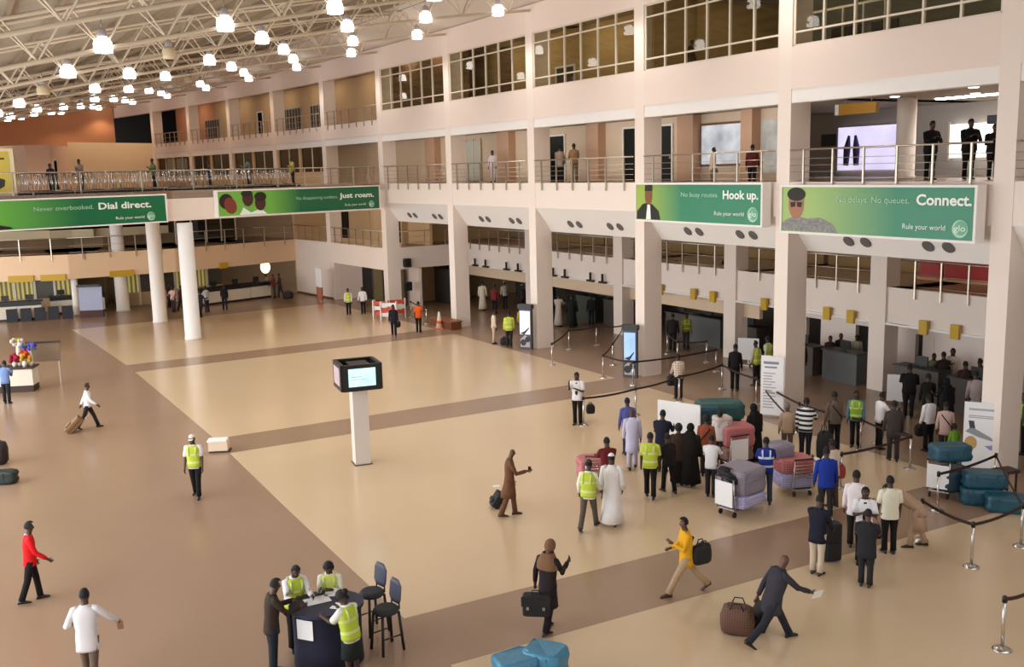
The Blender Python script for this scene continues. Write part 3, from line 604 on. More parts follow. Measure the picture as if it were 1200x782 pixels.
prt(r, 'portrait_print', [('e', .55, .85, .42, .42, -.02, 1), ('e', .78, .62, .36, .46, -.022, 0, .35), ('p', [(1.3, .09), (1.55, .5), (2.0, .2), (2.6, .4), (3.0, .09)], -.021, 2), ('e', 1.85, .98, .34, .44, -.024, 3), ('e', 1.8, 1.24, .36, .18, -.026, 1), ('e', 2.6, .72, .34, .44, -.026, 3), ('e', 2.62, 1.05, .38, .26, -.028, 1)], [mat('face_print_3', (128, 56, 42), .6), HAIRP, PRINTW, SKN2])
s1 = dsegs[1]; W1 = s1.L - .65
r = banner(s1, .1, -.37, 6.42, W1, 1.46, 'green banner reading Dial direct at the left end of the upper deck', 'Never overbooked.', 'Dial direct.',
           ((2.05, 4.9, .86, .3), (5.15, 7.9, .82, .45), (6.0, 7.5, .28, .2), (7.88, .36, .22)), (.3, 4.2), (10, 106, 66), (108, 184, 74))
prt(r, 'portrait_print', [('p', [(.07, .09), (.07, .75), (.28, .7), (.5, .3), (.95, .2), (1.1, .12), (.9, .09)], -.02, 0)], [HAIRP])
# yellow poster on the deck
r = root('poster_stand', (-25.6, 46.9, S2), math.radians(12), 'yellow poster in a cream frame on the upper deck at the left edge', 'poster')
obj('poster_frame', MB().box(0, 2.4, 0, .1, .1, 2.2).box(.1, .2, 0, .3, 0, .1).box(2.2, 2.3, 0, .3, 0, .1), mat('cream_frame', (226, 208, 160), .6), r)
obj('poster_print', MB().box(.06, 2.2, -.02, 0, .2, 2.06), mat('yellow_print', (218, 184, 12), .5, var=.1, rgb2=(196, 176, 60), kind='gradx', p=(1.4, 2.2)), r)
prt(r, 'poster_figure', [('e', 1.3, 1.15, .36, .4, -.024, 1, .2), ('p', [(1.55, .9), (1.95, .75), (1.9, .45), (1.5, .22), (1.45, .32), (1.7, .55), (1.5, .7)], -.026, 0), ('p', [(.9, 1.75), (2.0, 1.78), (2.0, 1.7), (.9, 1.67)], -.026, 0)], [HAIRP, mat('pale_print', (206, 196, 170), .6)])

# ================================================================== counter signs on the ledge
for k, (i, x) in enumerate(((0, 2.5), (0, 1.21), (1, 5.88), (1, 4.67), (1, 1.13), (2, 6.33), (2, 5.0), (2, 2.58))):
    o = obj('counter_sign', MB().box(-.17, .17, 0, .12, 2.45, 2.95), YELLOW, None, BAYS[i].W(x, 5.47, 0), BAYS[i].rz); tag(o, 'small yellow desk sign on the white ledge, %s from the right' % ORD[k], 'sign', 'yellow desk signs')
for k, (i, x) in enumerate(((3, 6.29), (3, 5.19), (3, 2.72), (3, 1.53), (4, 6.5), (4, 5.21), (4, 2.74), (4, 1.45))):
    o = obj('counter_sign', MB().box(-.03, .03, 0, .12, 2.66, 3.1).box(-.3, .3, 0, .14, 2.6, 2.7), BLACK, None, BAYS[i].W(x, 5.46, 0), BAYS[i].rz); tag(o, 'small black desk lamp bracket on the white ledge, %s from the right' % ORD[k], 'sign', 'black desk brackets')
for k, (px, py) in enumerate(((24, 336), (62, 329), (142, 313), (262, 309))):
    best = None
    for sg in segs:
        for u in np.linspace(0, sg.L, 120):
            q = np.array(sg.W(u, -.1, 2.6)) - np.array([0, 0, CAM_H]); e = abs(600 + FOC * np.dot(q, _R) / np.dot(q, _f) - px)
            if best is None or e < best[0]: best = (e, sg, u)
    x, y, z = best[1].W(best[2], -.08, 2.6)
    o = obj('hanging_sign', MB().box(-.75 if k != 3 else -.3, .75 if k != 3 else .3, -.06, .06, -.2, .2), YELLOW, None, (x, y, 2.56), best[1].rz); tag(o, 'yellow sign on the edge of the left gallery, %s from the left' % ORD[k], 'sign', 'yellow signs of the left gallery')

# ================================================================== check-in desks in the recess
def desk(i, x, y, w_, h, m, label, d=.7):
    b = BAYS[i]; r = root('check_in_desk', b.W(x, y, 0), b.rz, label, 'desk', 'check in desks')
    obj('front_panel', MB().box(-w_ / 2, w_ / 2, 0, .06, 0, h), m, r); obj('side_panel', MB().box(-w_ / 2, -w_ / 2 + .06, .06, d, 0, h), m, r); obj('side_panel', MB().box(w_ / 2 - .06, w_ / 2, .06, d, 0, h), m, r)
    obj('desk_top', MB().box(-w_ / 2 - .04, w_ / 2 + .04, -.05, d, h, h + .05), DGREY, r); obj('monitor', MB().box(-.25, .25, .3, .36, h + .1, h + .45).box(-.05, .05, .3, .36, h + .05, h + .1), BLACK, r); return r
GREYD = mat('grey_desk', (96, 98, 98), .5, var=.08, scale=2.); BROWND = mat('brown_grey_desk', (84, 76, 70), .5, var=.08, scale=2.)
for i, x, y, w_, h, m, lab in ((2, 4.2, 6.9, 2.3, 1.35, GREYD, 'wide grey desk behind the belts left of the dark suited man'), (2, 6.6, 7.3, 1.5, 1.15, BROWND, 'brown grey desk beside the pillar right of the wide grey desk'), (2, 1.6, 7.4, 1.8, 1.2, BROWND, 'dark desk near the yellow vest in the recess'),
        (1, 5.3, 5.6, 1.75, 1.2, GREYD, 'light grey desk between two dark door openings'), (1, 3.1, 5.6, 1.6, 1.15, BROWND, 'dark desk close behind the second column from the right'), (0, 1.2, 5.2, 1.9, 1.2, BROWND, 'dark desk in the crowd of the right bay'), (0, 3.6, 5.0, 1.8, 1.2, BROWND, 'dark desk at the right end of the crowd'),
        (3, 5.2, 7.1, 2.0, 1.4, BROWND, 'dark greenish desk in the third opening'), (3, 2.6, 7.0, 1.9, 1.4, mat('green_desk', (58, 66, 58), .5), 'dark green desk beside the white robed man in the opening'), (4, 5.2, 7.6, 2.6, 1.5, DGREY, 'tall dark kiosk desk in the fourth opening'), (5, 5.4, 3.8, 2., 1.2, BROWND, 'dark desk behind the far barriers')):
    if i != 5: desk(i, x, y, w_, h, m, lab)
for k, (i, x) in enumerate(((2, 2.2), (3, 6.6), (4, 2.0))):
    b = BAYS[i]; o = obj('wall_light', MB().box(-.2, .2, 0, .08, 1.75, 2.3), mat('warm_light', (232, 214, 150), .4, emit=2.2), None, b.W(x, 11.3, 0), b.rz); tag(o, 'small warm wall light deep in the check in recess, %s from the right' % ORD[k], 'light', 'warm wall lights of the recess')
# ================================================================== left desks and lit office fronts
LIT = mat('lit_office_blind', (196, 184, 112), .6, emit=.35, kind='stripe', p='X', scale=1.1, rgb2=(120, 104, 52)); LITD = mat('dim_office_glass', (84, 76, 56), .4, var=.3, scale=1.2)
for k, (sg, xa, n_, lab) in enumerate(((segs[0], 1.0, 6, 'row of dim yellow office windows behind the left desk'), (segs[1], .2, 4, 'row of office windows beside the dark display board'), (segs[2], 3.4, 2, 'pair of dark office windows between the white columns'), (segs[3], .2, 4, 'row of bright yellow office windows behind the right desk'))):
    r = root('office_front', sg.W(xa, 3.2, 0), sg.rz, lab, 'window')
    for j in range(n_):
        obj('pane', MB().box(j * 1.25 + .06, j * 1.25 + 1.19, 0, .04, .9, 2.4), LIT if (j + k) % 3 else LITD, r)
        obj('upright', MB().box(j * 1.25 - .08, j * 1.25 + .06, -.06, .06, 0, 2.45), ALU, r)
    obj('parapet', MB().box(0, n_ * 1.25, 0, .1, 0, .9), TAN, r)
def counter(a, c, h, label, parts):
    s = Seg(a, c); r = root('service_counter', s.loc, s.rz, label, 'counter'); n_ = parts
    obj('counter_top', MB().box(-.05, s.L + .05, -.12, .6, h, h + .07), BLACK, r); obj('top_band', MB().box(0, s.L, -.06, 0, h - .22, h), BLACK, r); obj('plinth', MB().box(0, s.L, .02, .5, 0, .14), BLACK, r)
    for j in range(n_): obj('front_panel', MB().box(j * s.L / n_ + .02, (j + 1) * s.L / n_ - .02, -.03, .04, .14, h - .22), mat('counter_white', (226, 220, 204), .5), r)
    for j in range(n_): obj('monitor', MB().box(j * s.L / n_ + .5, j * s.L / n_ + .95, .3, .36, h + .12, h + .45).box(j * s.L / n_ + .68, j * s.L / n_ + .76, .3, .36, h + .07, h + .12), BLACK, r)
    return r
counter((-36.5, 60.2), (-29.9, 62.6), 1.15, 'long white service counter with black top at the left edge', 5)
counter((-30.2, 64.4), (-27.2, 65.9), 1.15, 'short white service counter with dark openings by the slim pillar', 2)
counter((-22.0, 66.3), (-17.4, 71.4), 1.12, 'white service counter with black top right of the tall white column', 4)
for k in range(5):  # solid dark boxes stand for the dark recesses of the counter front
    o = obj('counter_recess', MB().box(0, .62, -.14, .1, 0, .82), mat('blue_black_box', (22, 22, 34), .5), None, (-31.6 + k * .75, 61.45 + k * .27, 0), math.atan2(2.4, 6.6)); tag(o, 'dark box painted as a recess of the left white counter, %s from the left' % ORD[k], 'recess', 'dark recess boxes at the left counter')
r = root('display_board', (-27.6, 62.9, 0), math.radians(10), 'leaning display board with pale blue poster beside the slim pillar', 'sign')
obj('board', MB().cbox((.7, 0, 1.2), (1.4, .08, 1.5), 0, 0, -.1), mat('pale_blue_poster', (158, 164, 190), .5), r); obj('board_base', MB().box(0, 1.4, -.15, .3, 0, .45), mat('dark_red_base', (70, 34, 30), .6), r); obj('board_top', MB().box(-.1, 1.3, -.1, .05, 1.95, 2.1), BLACK, r)
o = obj('globe_lamp', MB().ball((0, 0, 0), (.36, .3, .46), 14, 10).tube([(0, 0, .4), (0, 0, 1.5)], .03, 6), mat('globe_glow', (255, 236, 190), .4, emit=2.5), None, (-17.9, 72.2, 2.12)); tag(o, 'glowing round lamp on the wall above the right end of the counter', 'lamp')
b = MB().box(-.3, .3, -.3, .3, 0, 3.2, 0); 
# notice stand, barriers, planter near the far columns
x, y, _ = G(378, 352); r = root('notice_stand', (x - .1, y - .5, 0), sK.rz, 'white notice on a stand with red legs before the curving wall', 'sign')
obj('notice', MB().box(-.45, .45, 0, .05, 1.0, 2.3), PAPER, r)
for sx in (-.4, .36): obj('leg', MB().box(sx, sx + .06, 0, .06, 0, 1.05), mat('red_metal', (172, 64, 44), .5), r)
obj('foot_panel', MB().box(-.34, .36, .01, .05, .1, .95), mat('red_brown_panel', (176, 110, 84), .6), r)
for k, (px, py) in enumerate(((447, 374), (456, 376), (466, 372))):
    x, y, _ = G(px, py); r = root('plastic_barrier', (x, y, 0), math.radians(-20 + 15 * k), 'red and white plastic barrier before the far column, %s from the left' % ORD[k], 'barrier', 'red and white barriers')
    for j in range(3): obj('barrier_board', MB().box(-.5, .5, -.05, .05, .25 + j * .3, .47 + j * .3), mat('barrier_red', (206, 70, 46), .5) if (j + k) % 2 == 0 else WHITE, r)
    for sx in (-.5, .44): obj('leg', MB().box(sx, sx + .06, -.15, .15, 0, 1.15), WHITE, r)
x, y, _ = G(444, 352); 
r = root('document_board', (x + .3, y - .3, 0), b5.rz, 'pale blue notice board standing left of the far column', 'sign')
obj('board', MB().box(-.5, .5, 0, .06, 1.0, 2.1), mat('pale_notice', (196, 200, 208), .5), r); obj('board_post', MB().box(-.05, .05, .02, .08, 0, 1.0), STEEL, r)
x, y, _ = G(528, 385)
r = root('planter_box', (x - .1, y + .2, 0), BAYS[4].rz, 'low brown wooden box along the foot of the far column', 'box')
obj('box_body', MB().box(-1.5, .9, -.35, .3, 0, .42), mat('brown_wood', (118, 66, 36), .5, var=.3, scale=4.), r); obj('box_rim', MB().box(-1.55, .95, -.4, .35, .42, .48), mat('brown_wood_rim', (134, 80, 46), .5), r)
x, y, _ = G(520, 383)
r = root('traffic_cone', (x - .2, y - .6, 0), 0, 'white and orange traffic cone beside the low brown box', 'cone')
obj('cone_body', MB().lathe([(.2, .04), (.12, .5), (.05, .95)], n=12), mat('cone_white', (232, 214, 196), .5), r); obj('cone_band', MB().lathe([(.165, .3), (.135, .45)], n=12), mat('cone_orange', (224, 96, 40), .5), r); obj('cone_base', MB().box(-.24, .24, -.24, .24, 0, .04), mat('cone_orange', (224, 96, 40)), r)
for k, z in enumerate((1.25, 2.75)):
    tag(obj('wall_speaker', MB().box(-.15, .25, -.1, .3, 0, .55).box(-.1, .2, -.13, -.1, .08, .45), BLACK, None, (CP[5][0] + 1.05, CP[5][1] + .6, z), b5.rz), '%s black box fixed to the side of the far column' % ('lower', 'upper')[k], 'speaker', 'black boxes on the far column')
# ================================================================== stanchions and belts
POST = MB().tube([(0, 0, .03), (0, 0, .98)], .032, 8); BASE = MB().lathe([(.17, 0), (.17, .02), (.12, .05), (.04, .07)], n=16); HEADM = MB().lathe([(.045, .9), (.045, 1.0), (.03, 1.02)], n=10)
pm, bm, hm = POST.mesh('pole', CHROME), BASE.mesh('base', CHROME), HEADM.mesh('belt_head', BLACK)
ST = dict(a=(684, 499), b=(745, 487), c=(796, 471), d=(846, 456), e=(707, 443), f=(742, 452), g=(839, 436), h=(647, 428), i=(718, 428), j=(667, 410), k=(699, 405), l=(732, 404), m=(794, 425), n=(828, 425), o=(782, 415), p=(886, 474), q=(936, 507), r=(1066, 550), s=(985, 573), t=(1098, 599), u=(1138, 665), v=(1196, 641), w=(1174, 762), x=(1165, 575), y=(1079, 634), z=(1008, 528), A=(1215, 745), B=(1240, 700), C=(1028, 520), D=(920, 520), E=(500, 380), F=(505, 376), Gg=(482, 372), H=(560, 378))
SO = {}
for k, (nm, (px, py)) in enumerate(sorted(ST.items(), key=lambda q: (q[1][0], q[1][1]))):
    if nm in ('F', 'H'): continue
    x, y, _ = G(px, py); r = root('stanchion', (x, y, 0), 0, 'chrome queue barrier post, %s of all posts counted from the left' % nth(len(SO)), 'barrier post', 'queue barrier posts')
    link('base', bm, r); link('pole', pm, r); link('belt_head', hm, r); SO[nm] = r
def belt(a, c, sag=.05):
    A, Cc = SO[a], SO[c]; d = Cc.location - A.location; L = d.length; mb = MB(); n_ = 6
    rz = math.atan2(d.y, d.x); R = []
    for k in range(n_ + 1):
        x = .04 + (L - .08) * k / n_; z = .95 - sag * 4 * (k / n_) * (1 - k / n_); R.append([(x, -.006, z - .035), (x, .006, z - .035), (x, .006, z + .035), (x, -.006, z + .035)])
    mb.rings(R, 0, True, False); o = obj('belt', mb, BELT, A); o.rotation_euler = (0, 0, rz); return o
for a, c in (('a', 'b'), ('b', 'c'), ('c', 'd'), ('e', 'f'), ('f', 'g'), ('h', 'j'), ('j', 'k'), ('k', 'l'), ('e', 'i'), ('i', 'l'), ('m', 'n'), ('o', 'm'), ('d', 'p'), ('p', 'q'), ('p', 'D'), ('s', 'r'), ('q', 'z'), ('z', 'r'), ('t', 'x'), ('r', 'C'), ('x', 'v'), ('y', 'u'), ('u', 'v'), ('w', 'A'), ('E', 'Gg')): belt(a, c)

# ================================================================== information tower
r = root('screen_tower', (-4.63, 28.9, 0), math.radians(21), 'white pillar carrying four black screens in the middle of the floor', 'screen tower')
obj('pillar', MB().box(-.23, .23, -.23, .23, 0, 2.6), mat('grey_white_pillar', (214, 204, 196), .5), r); obj('pillar_foot', MB().box(-.27, .27, -.27, .27, 0, .03), DGREY, r); obj('core', MB().box(-.3, .3, -.3, .3, 2.45, 3.1), BLACK, r)
SCREEN = mat('lit_screen', (206, 240, 240), .3, emit=1.1, kind='noise', rgb2=(150, 220, 220), var=.2, scale=2.5); SCR2 = mat('dim_screen', (170, 150, 160), .3, emit=.5)
for k in range(4):
    a = k * math.pi / 2; m = Matrix.Rotation(a, 4, 'Z')
    o = obj('screen_housing', MB().box(-.56, .56, -.62, -.5, 2.36, 3.14).box(-.56, .56, -.5, -.3, 2.4, 2.5), BLACK, r); o.rotation_euler = (0, 0, a)
    s = obj('screen', MB().box(-.4, .4, -.63, -.62, 2.5, 3.03), SCREEN if k == 0 else SCR2, o)
    obj('screen_lines', MB().box(-.33, -.02, -.634, -.63, 2.78, 2.8).box(-.33, .2, -.634, -.63, 2.7, 2.715).box(-.1, .3, -.634, -.63, 2.62, 2.63), mat('screen_text', (150, 176, 180), .4), o)
    tag(s, 'lit pale blue screen' if k == 0 else 'dim pinkish screen')
r.location = (-4.63, 28.92, 0)

# ================================================================== displays at the columns
def lightbox(i, label, z1, wd, m):
    b = BAYS[i]; r = root('advert_display', b.W(b.L - .3 - wd / 2 + (.12), -.75, 0), b.rz + math.radians(30), label, 'display', 'tall displays before the columns')
    obj('display_case', MB().box(0, wd, 0, .2, 0, z1), DGREY, r); obj('lit_print', MB().box(.05, wd - .05, -.02, 0, .75, z1 - .1), m, r)
    prt(r, 'display_print', [('p', [(.07, .12), (.07, .5), (wd * .5, .72), (wd - .07, .55), (wd - .07, .12)], -.022, 0), ('e', wd * .35, .35, .16, .16, -.024, 1), ('e', wd * .7, .5, .14, .14, -.024, 1), ('p', [(.05, .8), (.3, .74), (wd - .1, 1.05), (wd - .1, 1.12), (.3, .9)], -.024, 2)], [mat('print_grey', (176, 168, 174), .5), mat('print_black', (36, 34, 40), .5), BLACK])
    obj('display_cap', MB().box(-.04, wd + .04, -.05, .24, z1, z1 + .22), BLACK, r); return r
lightbox(2, 'tall display with bright blue print at the third column from the right', 2.0, .6, mat('blue_print', (186, 216, 246), .4, emit=.6, kind='noise', rgb2=(110, 150, 232), var=.2, scale=1.6))
lightbox(3, 'tall display with pale lilac print at the fourth column from the right', 2.0, .66, mat('lilac_print', (228, 226, 246), .4, emit=.55))
def rollup(i, px0, px1, py, h, wd, label, lines):
    x, y, _ = G((px0 + px1) / 2, py); b = BAYS[i]; r = root('roll_up_banner', (x, y, 0), math.radians(-28), label, 'banner')
    obj('banner_sheet', MB().box(-wd / 2, wd / 2, 0, .02, .08, h), PAPER, r); obj('banner_foot', MB().box(-wd / 2 - .03, wd / 2 + .03, -.1, .12, 0, .08), STEEL, r)
    return r
r = rollup(1, 893, 915, 489, 2.15, .78, 'tall white notice with grey print at the second column from the right', 8)
INK = mat('grey_ink', (178, 176, 184), .7)
obj('print_heading', MB().box(-.3, .22, -.004, 0, 1.86, 1.95).box(-.26, .16, -.004, 0, 1.72, 1.78), mat('dark_ink', (140, 138, 152), .7), r)
mb = MB()
for k in range(13): mb.box(-.3, -.3 + .28 + .3 * random.random(), -.004, 0, .32 + k * .1, .36 + k * .1)
obj('print_lines', mb, INK, r)
r = rollup(0, 1133, 1166, 552, 1.95, 1.0, 'white notice with an aircraft picture at the rightmost column', 4)
obj('print_heading', MB().box(-.38, .36, -.004, 0, 1.72, 1.78).box(-.38, .3, -.004, 0, 1.55, 1.58).box(-.38, .34, -.004, 0, 1.5, 1.53), INK, r)
prt(r, 'print_picture', [('p', [(-.45, 1.1), (-.3, 1.25), (.2, .98), (.3, .86), (-.1, .96)], -.004, 0), ('e', -.3, .78, .16, .2, -.004, 1), ('p', [(.05, .72), (.45, .8), (.45, .6), (.2, .62)], -.004, 2), ('p', [(-.38, 1.42), (-.24, 1.42), (-.2, 1.2), (-.34, 1.2)], -.004, 3)], [mat('plane_grey', (150, 156, 160), .6), mat('print_ochre', (196, 160, 96), .6), mat('print_violet', (150, 140, 206), .6), mat('print_slate', (66, 70, 78), .6)])
for k, (i, px, py) in enumerate(((0, 1053, 478), (1, 876, 428))):
    x, y, _ = G(px, py); r = root('low_board', (x, y - .1, 0), math.radians(-25), 'low white board leaning by the pillar, %s' % ('right one' if k == 0 else 'behind the dark suited man'), 'board', 'low white boards')
    obj('board', MB().box(-.45, .45, 0, .05, .25, 1.2), PAPER, r); obj('board_foot', MB().box(-.4, .4, -.15, .2, 0, .06), STEEL, r)
    obj('board_leg', MB().box(-.03, .03, .0, .05, .06, .25), STEEL, r)
r = root('stool', (G(1165, 590)[0] + .55, G(1165, 590)[1] + .6, 0), .3, 'small dark stool at the foot of the rightmost column', 'stool')
obj('seat', MB().box(-.28, .28, -.2, .2, .62, .7), mat('dark_brown', (60, 42, 32), .6), r)
for sx in (-.24, .2):
    for sy in (-.16, .12): obj('leg', MB().box(sx, sx + .04, sy, sy + .04, 0, .62), mat('dark_brown', (60, 42, 32)), r)

# ================================================================== navy counter table with stools at the lower edge
NAVY = mat('navy_cloth', (26, 28, 54), .8, var=.15, scale=5., bump=.2)
TC = (-3.42, 16.62)
def oval(a, c, n=28): return [(a * math.cos(2 * math.pi * k / n), c * math.sin(2 * math.pi * k / n)) for k in range(n)]
r = root('counter_table', (TC[0], TC[1], 0), math.radians(8), 'oval navy draped counter table with papers on top', 'table')
obj('drape', MB().rings([[(x * s, y * s, z) for x, y in oval(.62, .5)] for s, z in ((1.0, .02), (.97, .4), (.98, 1.0), (1.04, 1.04))], 0, True, True), NAVY, r)
obj('table_top', MB().rings([[(x, y, z) for x, y in oval(.66, .56)] for z in (1.04, 1.1)], 0, True, False), mat('navy_top', (40, 42, 66), .6), r)
def sheet(nm, x, y, z, w_, h_, rz, label, m=PAPER, cat='paper', grp=None): return tag(obj(nm, MB().cbox((0, 0, 0), (w_, h_, .008), 0), m, None, (x, y, z), rz), label, cat, grp)
tx, ty = TC
sheet('paper_sheet', tx - .18, ty + .1, 1.108, .44, .3, .5, 'white paper lying at the left of the navy table')
sheet('paper_sheet', tx + .3, ty - .18, 1.108, .34, .24, -.3, 'white paper before the woman at the right of the navy table')
sheet('paper_sheet', tx + .06, ty + .36, 1.108, .3, .2, .1, 'white paper at the back of the navy table')
o = obj('table_notice', MB().box(-.16, .16, 0, .01, 0, .36), PAPER, None, (tx - .31, ty - .44, .62), math.radians(-22)); tag(o, 'white notice hung on the front of the navy table', 'notice')
tag(obj('telephone', MB().box(-.1, .1, -.06, .06, 0, .05).box(-.08, .08, -.02, .02, .05, .08), BLACK, None, (tx + .26, ty + .2, 1.1), .3), 'small black device on the navy table', 'device')
STM = mat('stool_wood', (34, 22, 20), .5); STF = mat('stool_cushion', (52, 52, 58), .8)
def barstool(x, y, rz, label):
    r = root('bar_stool', (x, y, 0), rz, label, 'stool', 'high bar stools'); mb = MB()
    obj('seat', MB().rings([[(px * s, py * s, z) for px, py in oval(.24, .23, 16)] for s, z in ((.92, .72), (1, .75), (1, .79), (.8, .83))], 0, True, True), STF, r)
    for sx in (-1, 1):
        for sy in (-1, 1): obj('leg', MB().tube([(sx * .17, sy * .16, .74), (sx * .22, sy * .21, 0)], .03, 6), STM, r)
    for sy in (-.19, .19): obj('foot_rail', MB().tube([(-.2, sy, .3), (.2, sy, .3)], .014, 5), STM, r)
    obj('backrest', MB().rings([[(.2 + .02 * math.cos(a) + (.03 if z > 1.1 else 0), .2 * s * (1 if j < 8 else 1) * math.sin(a), z) for j, a in enumerate([2 * math.pi * q / 14 for q in range(14)])] for s, z in ((.7, .86), (1, .95), (1, 1.2), (.6, 1.3))], 0, True, True), mat('slate_back', (62, 64, 84), .6), r)
    for sy in (-.13, .13): obj('back_post', MB().tube([(.2, sy, .76), (.21, sy, 1.0)], .016, 5), STM, r)
barstool(-2.42, 17.0, math.radians(38), 'dark bar stool with slate back, nearer one right of the navy table')
barstool(-2.78, 17.75, math.radians(42), 'dark bar stool with slate back, farther one right of the navy table')

# ================================================================== luggage trolleys
def trolley_meshes():
    f = MB()
    for sx in (-.27, .27): f.tube([(sx * .8, .48, .16), (sx, -.4, .2), (sx, -.42, .55), (sx, -.46, 1.02)], .02, 6)
    f.tube([(-.22, .48, .16), (.22, .48, .16)], .02, 6)
    f.box(-.25, .25, -.38, .44, .17, .2)
    h = MB().tube([(-.29, -.47, 1.03), (.29, -.47, 1.03)], .024, 6); k = MB()
    for j in range(5): k.tube([(-.25, -.43, .5 + j * .09), (.25, -.43, .5 + j * .09)], .009, 4)
    k.box(-.25, .25, -.44, -.2, .56, .575)
    wl = MB(); wl.tube([(-.02, 0, 0), (.02, 0, 0)], .07, 10)
    return f.mesh('trolley_frame', CHROME), h.mesh('handle', BLACK), k.mesh('basket', CHROME), wl.mesh('wheel', BLACK)
TF, TH, TB, TWm = trolley_meshes()
PLATE = MB().box(-.27, .27, -.50, -.48, .3, .92).mesh('sign_plate', PAPER)
def trolley(x, y, z, rz, label, group, plate=False):
    r = tag(link('luggage_trolley', TF, None, (x, y, z), rz), label, 'trolley', group)
    link('handle', TH, r); link('basket', TB, r)
    for wx, wy in ((-.22, -.34), (.22, -.34), (0, .42)): link('wheel', TWm, r, (wx, wy, .07))
    if plate: link('sign_plate', PLATE, r)
    return r
q = []
for k in range(37): q.append((dsegs[1], 2.6 + k * .185))
for k in range(40): q.append((dsegs[2], .25 + k * .2))
for k, (s, x) in enumerate(q):
    X, Y, Z = s.W(x, 1.1 + .1 * random.uniform(-1, 1), S2); trolley(X, Y, Z, s.rz - math.pi / 2 + random.uniform(-.25, .25), 'steel luggage trolley in the nested row on the upper deck, %s from the left' % nth(k), 'nested luggage trolleys on the upper deck')
# ================================================================== PEOPLE
def clothm(rgb, **k):
    return mat('cloth_%02x%02x%02x%s' % (*rgb, k.get('kind', '')), rgb, .85, var=k.pop('var', .14), scale=k.pop('scale', 5.), bump=.25, bscale=14., spec=.25, **k)
SKINS = [mat('skin_deep', (74, 48, 36), .55), mat('skin_brown', (98, 64, 46), .55), mat('skin_warm', (120, 78, 56), .55)]
HAIRM = mat('black_hair', (20, 17, 16), .8, bump=.3, scale=30.); GREYH = mat('grey_hair', (110, 100, 92), .8)
SHOE = mat('black_shoe', (22, 18, 17), .4); SHOEB = mat('brown_shoe', (60, 38, 26), .45); EYE = mat('eye_white', (176, 168, 158), .4); LIP = mat('lip', (96, 48, 44), .5)
LIME = (194, 212, 70); BAND = mat('reflective_band', (208, 220, 140), .4); BANDW = mat('white_band', (214, 218, 222), .4)
def supel(rx, ry, n=14, e=2.5):
    out = []
    for k in range(n):
        a = 2 * math.pi * k / n; c, s = math.cos(a), math.sin(a)
        out.append((rx * math.copysign(abs(c) ** (2 / e), c), ry * math.copysign(abs(s) ** (2 / e), s)))
    return out
ARM = dict(down=(4, 9, 12), fwd=(38, 8, 60), hold=(25, 6, 95), back=(-32, 10, 8), swingf=(24, 8, 25), swingb=(-24, 9, 10), up=(45, 10, 110), push=(48, 8, 30), out=(10, 42, 25), side=(6, 16, 20), fold=(22, 10, 100, 55), low=(20, 6, 30))
LEG = dict(stand=((1.5, 3), (-1.5, 2)), walk=((24, 6), (-20, 14)), walk2=((-20, 14), (24, 6)), big=((32, 6), (-28, 18)), step=((12, 6), (-12, 8)), step2=((-12, 8), (12, 6)))
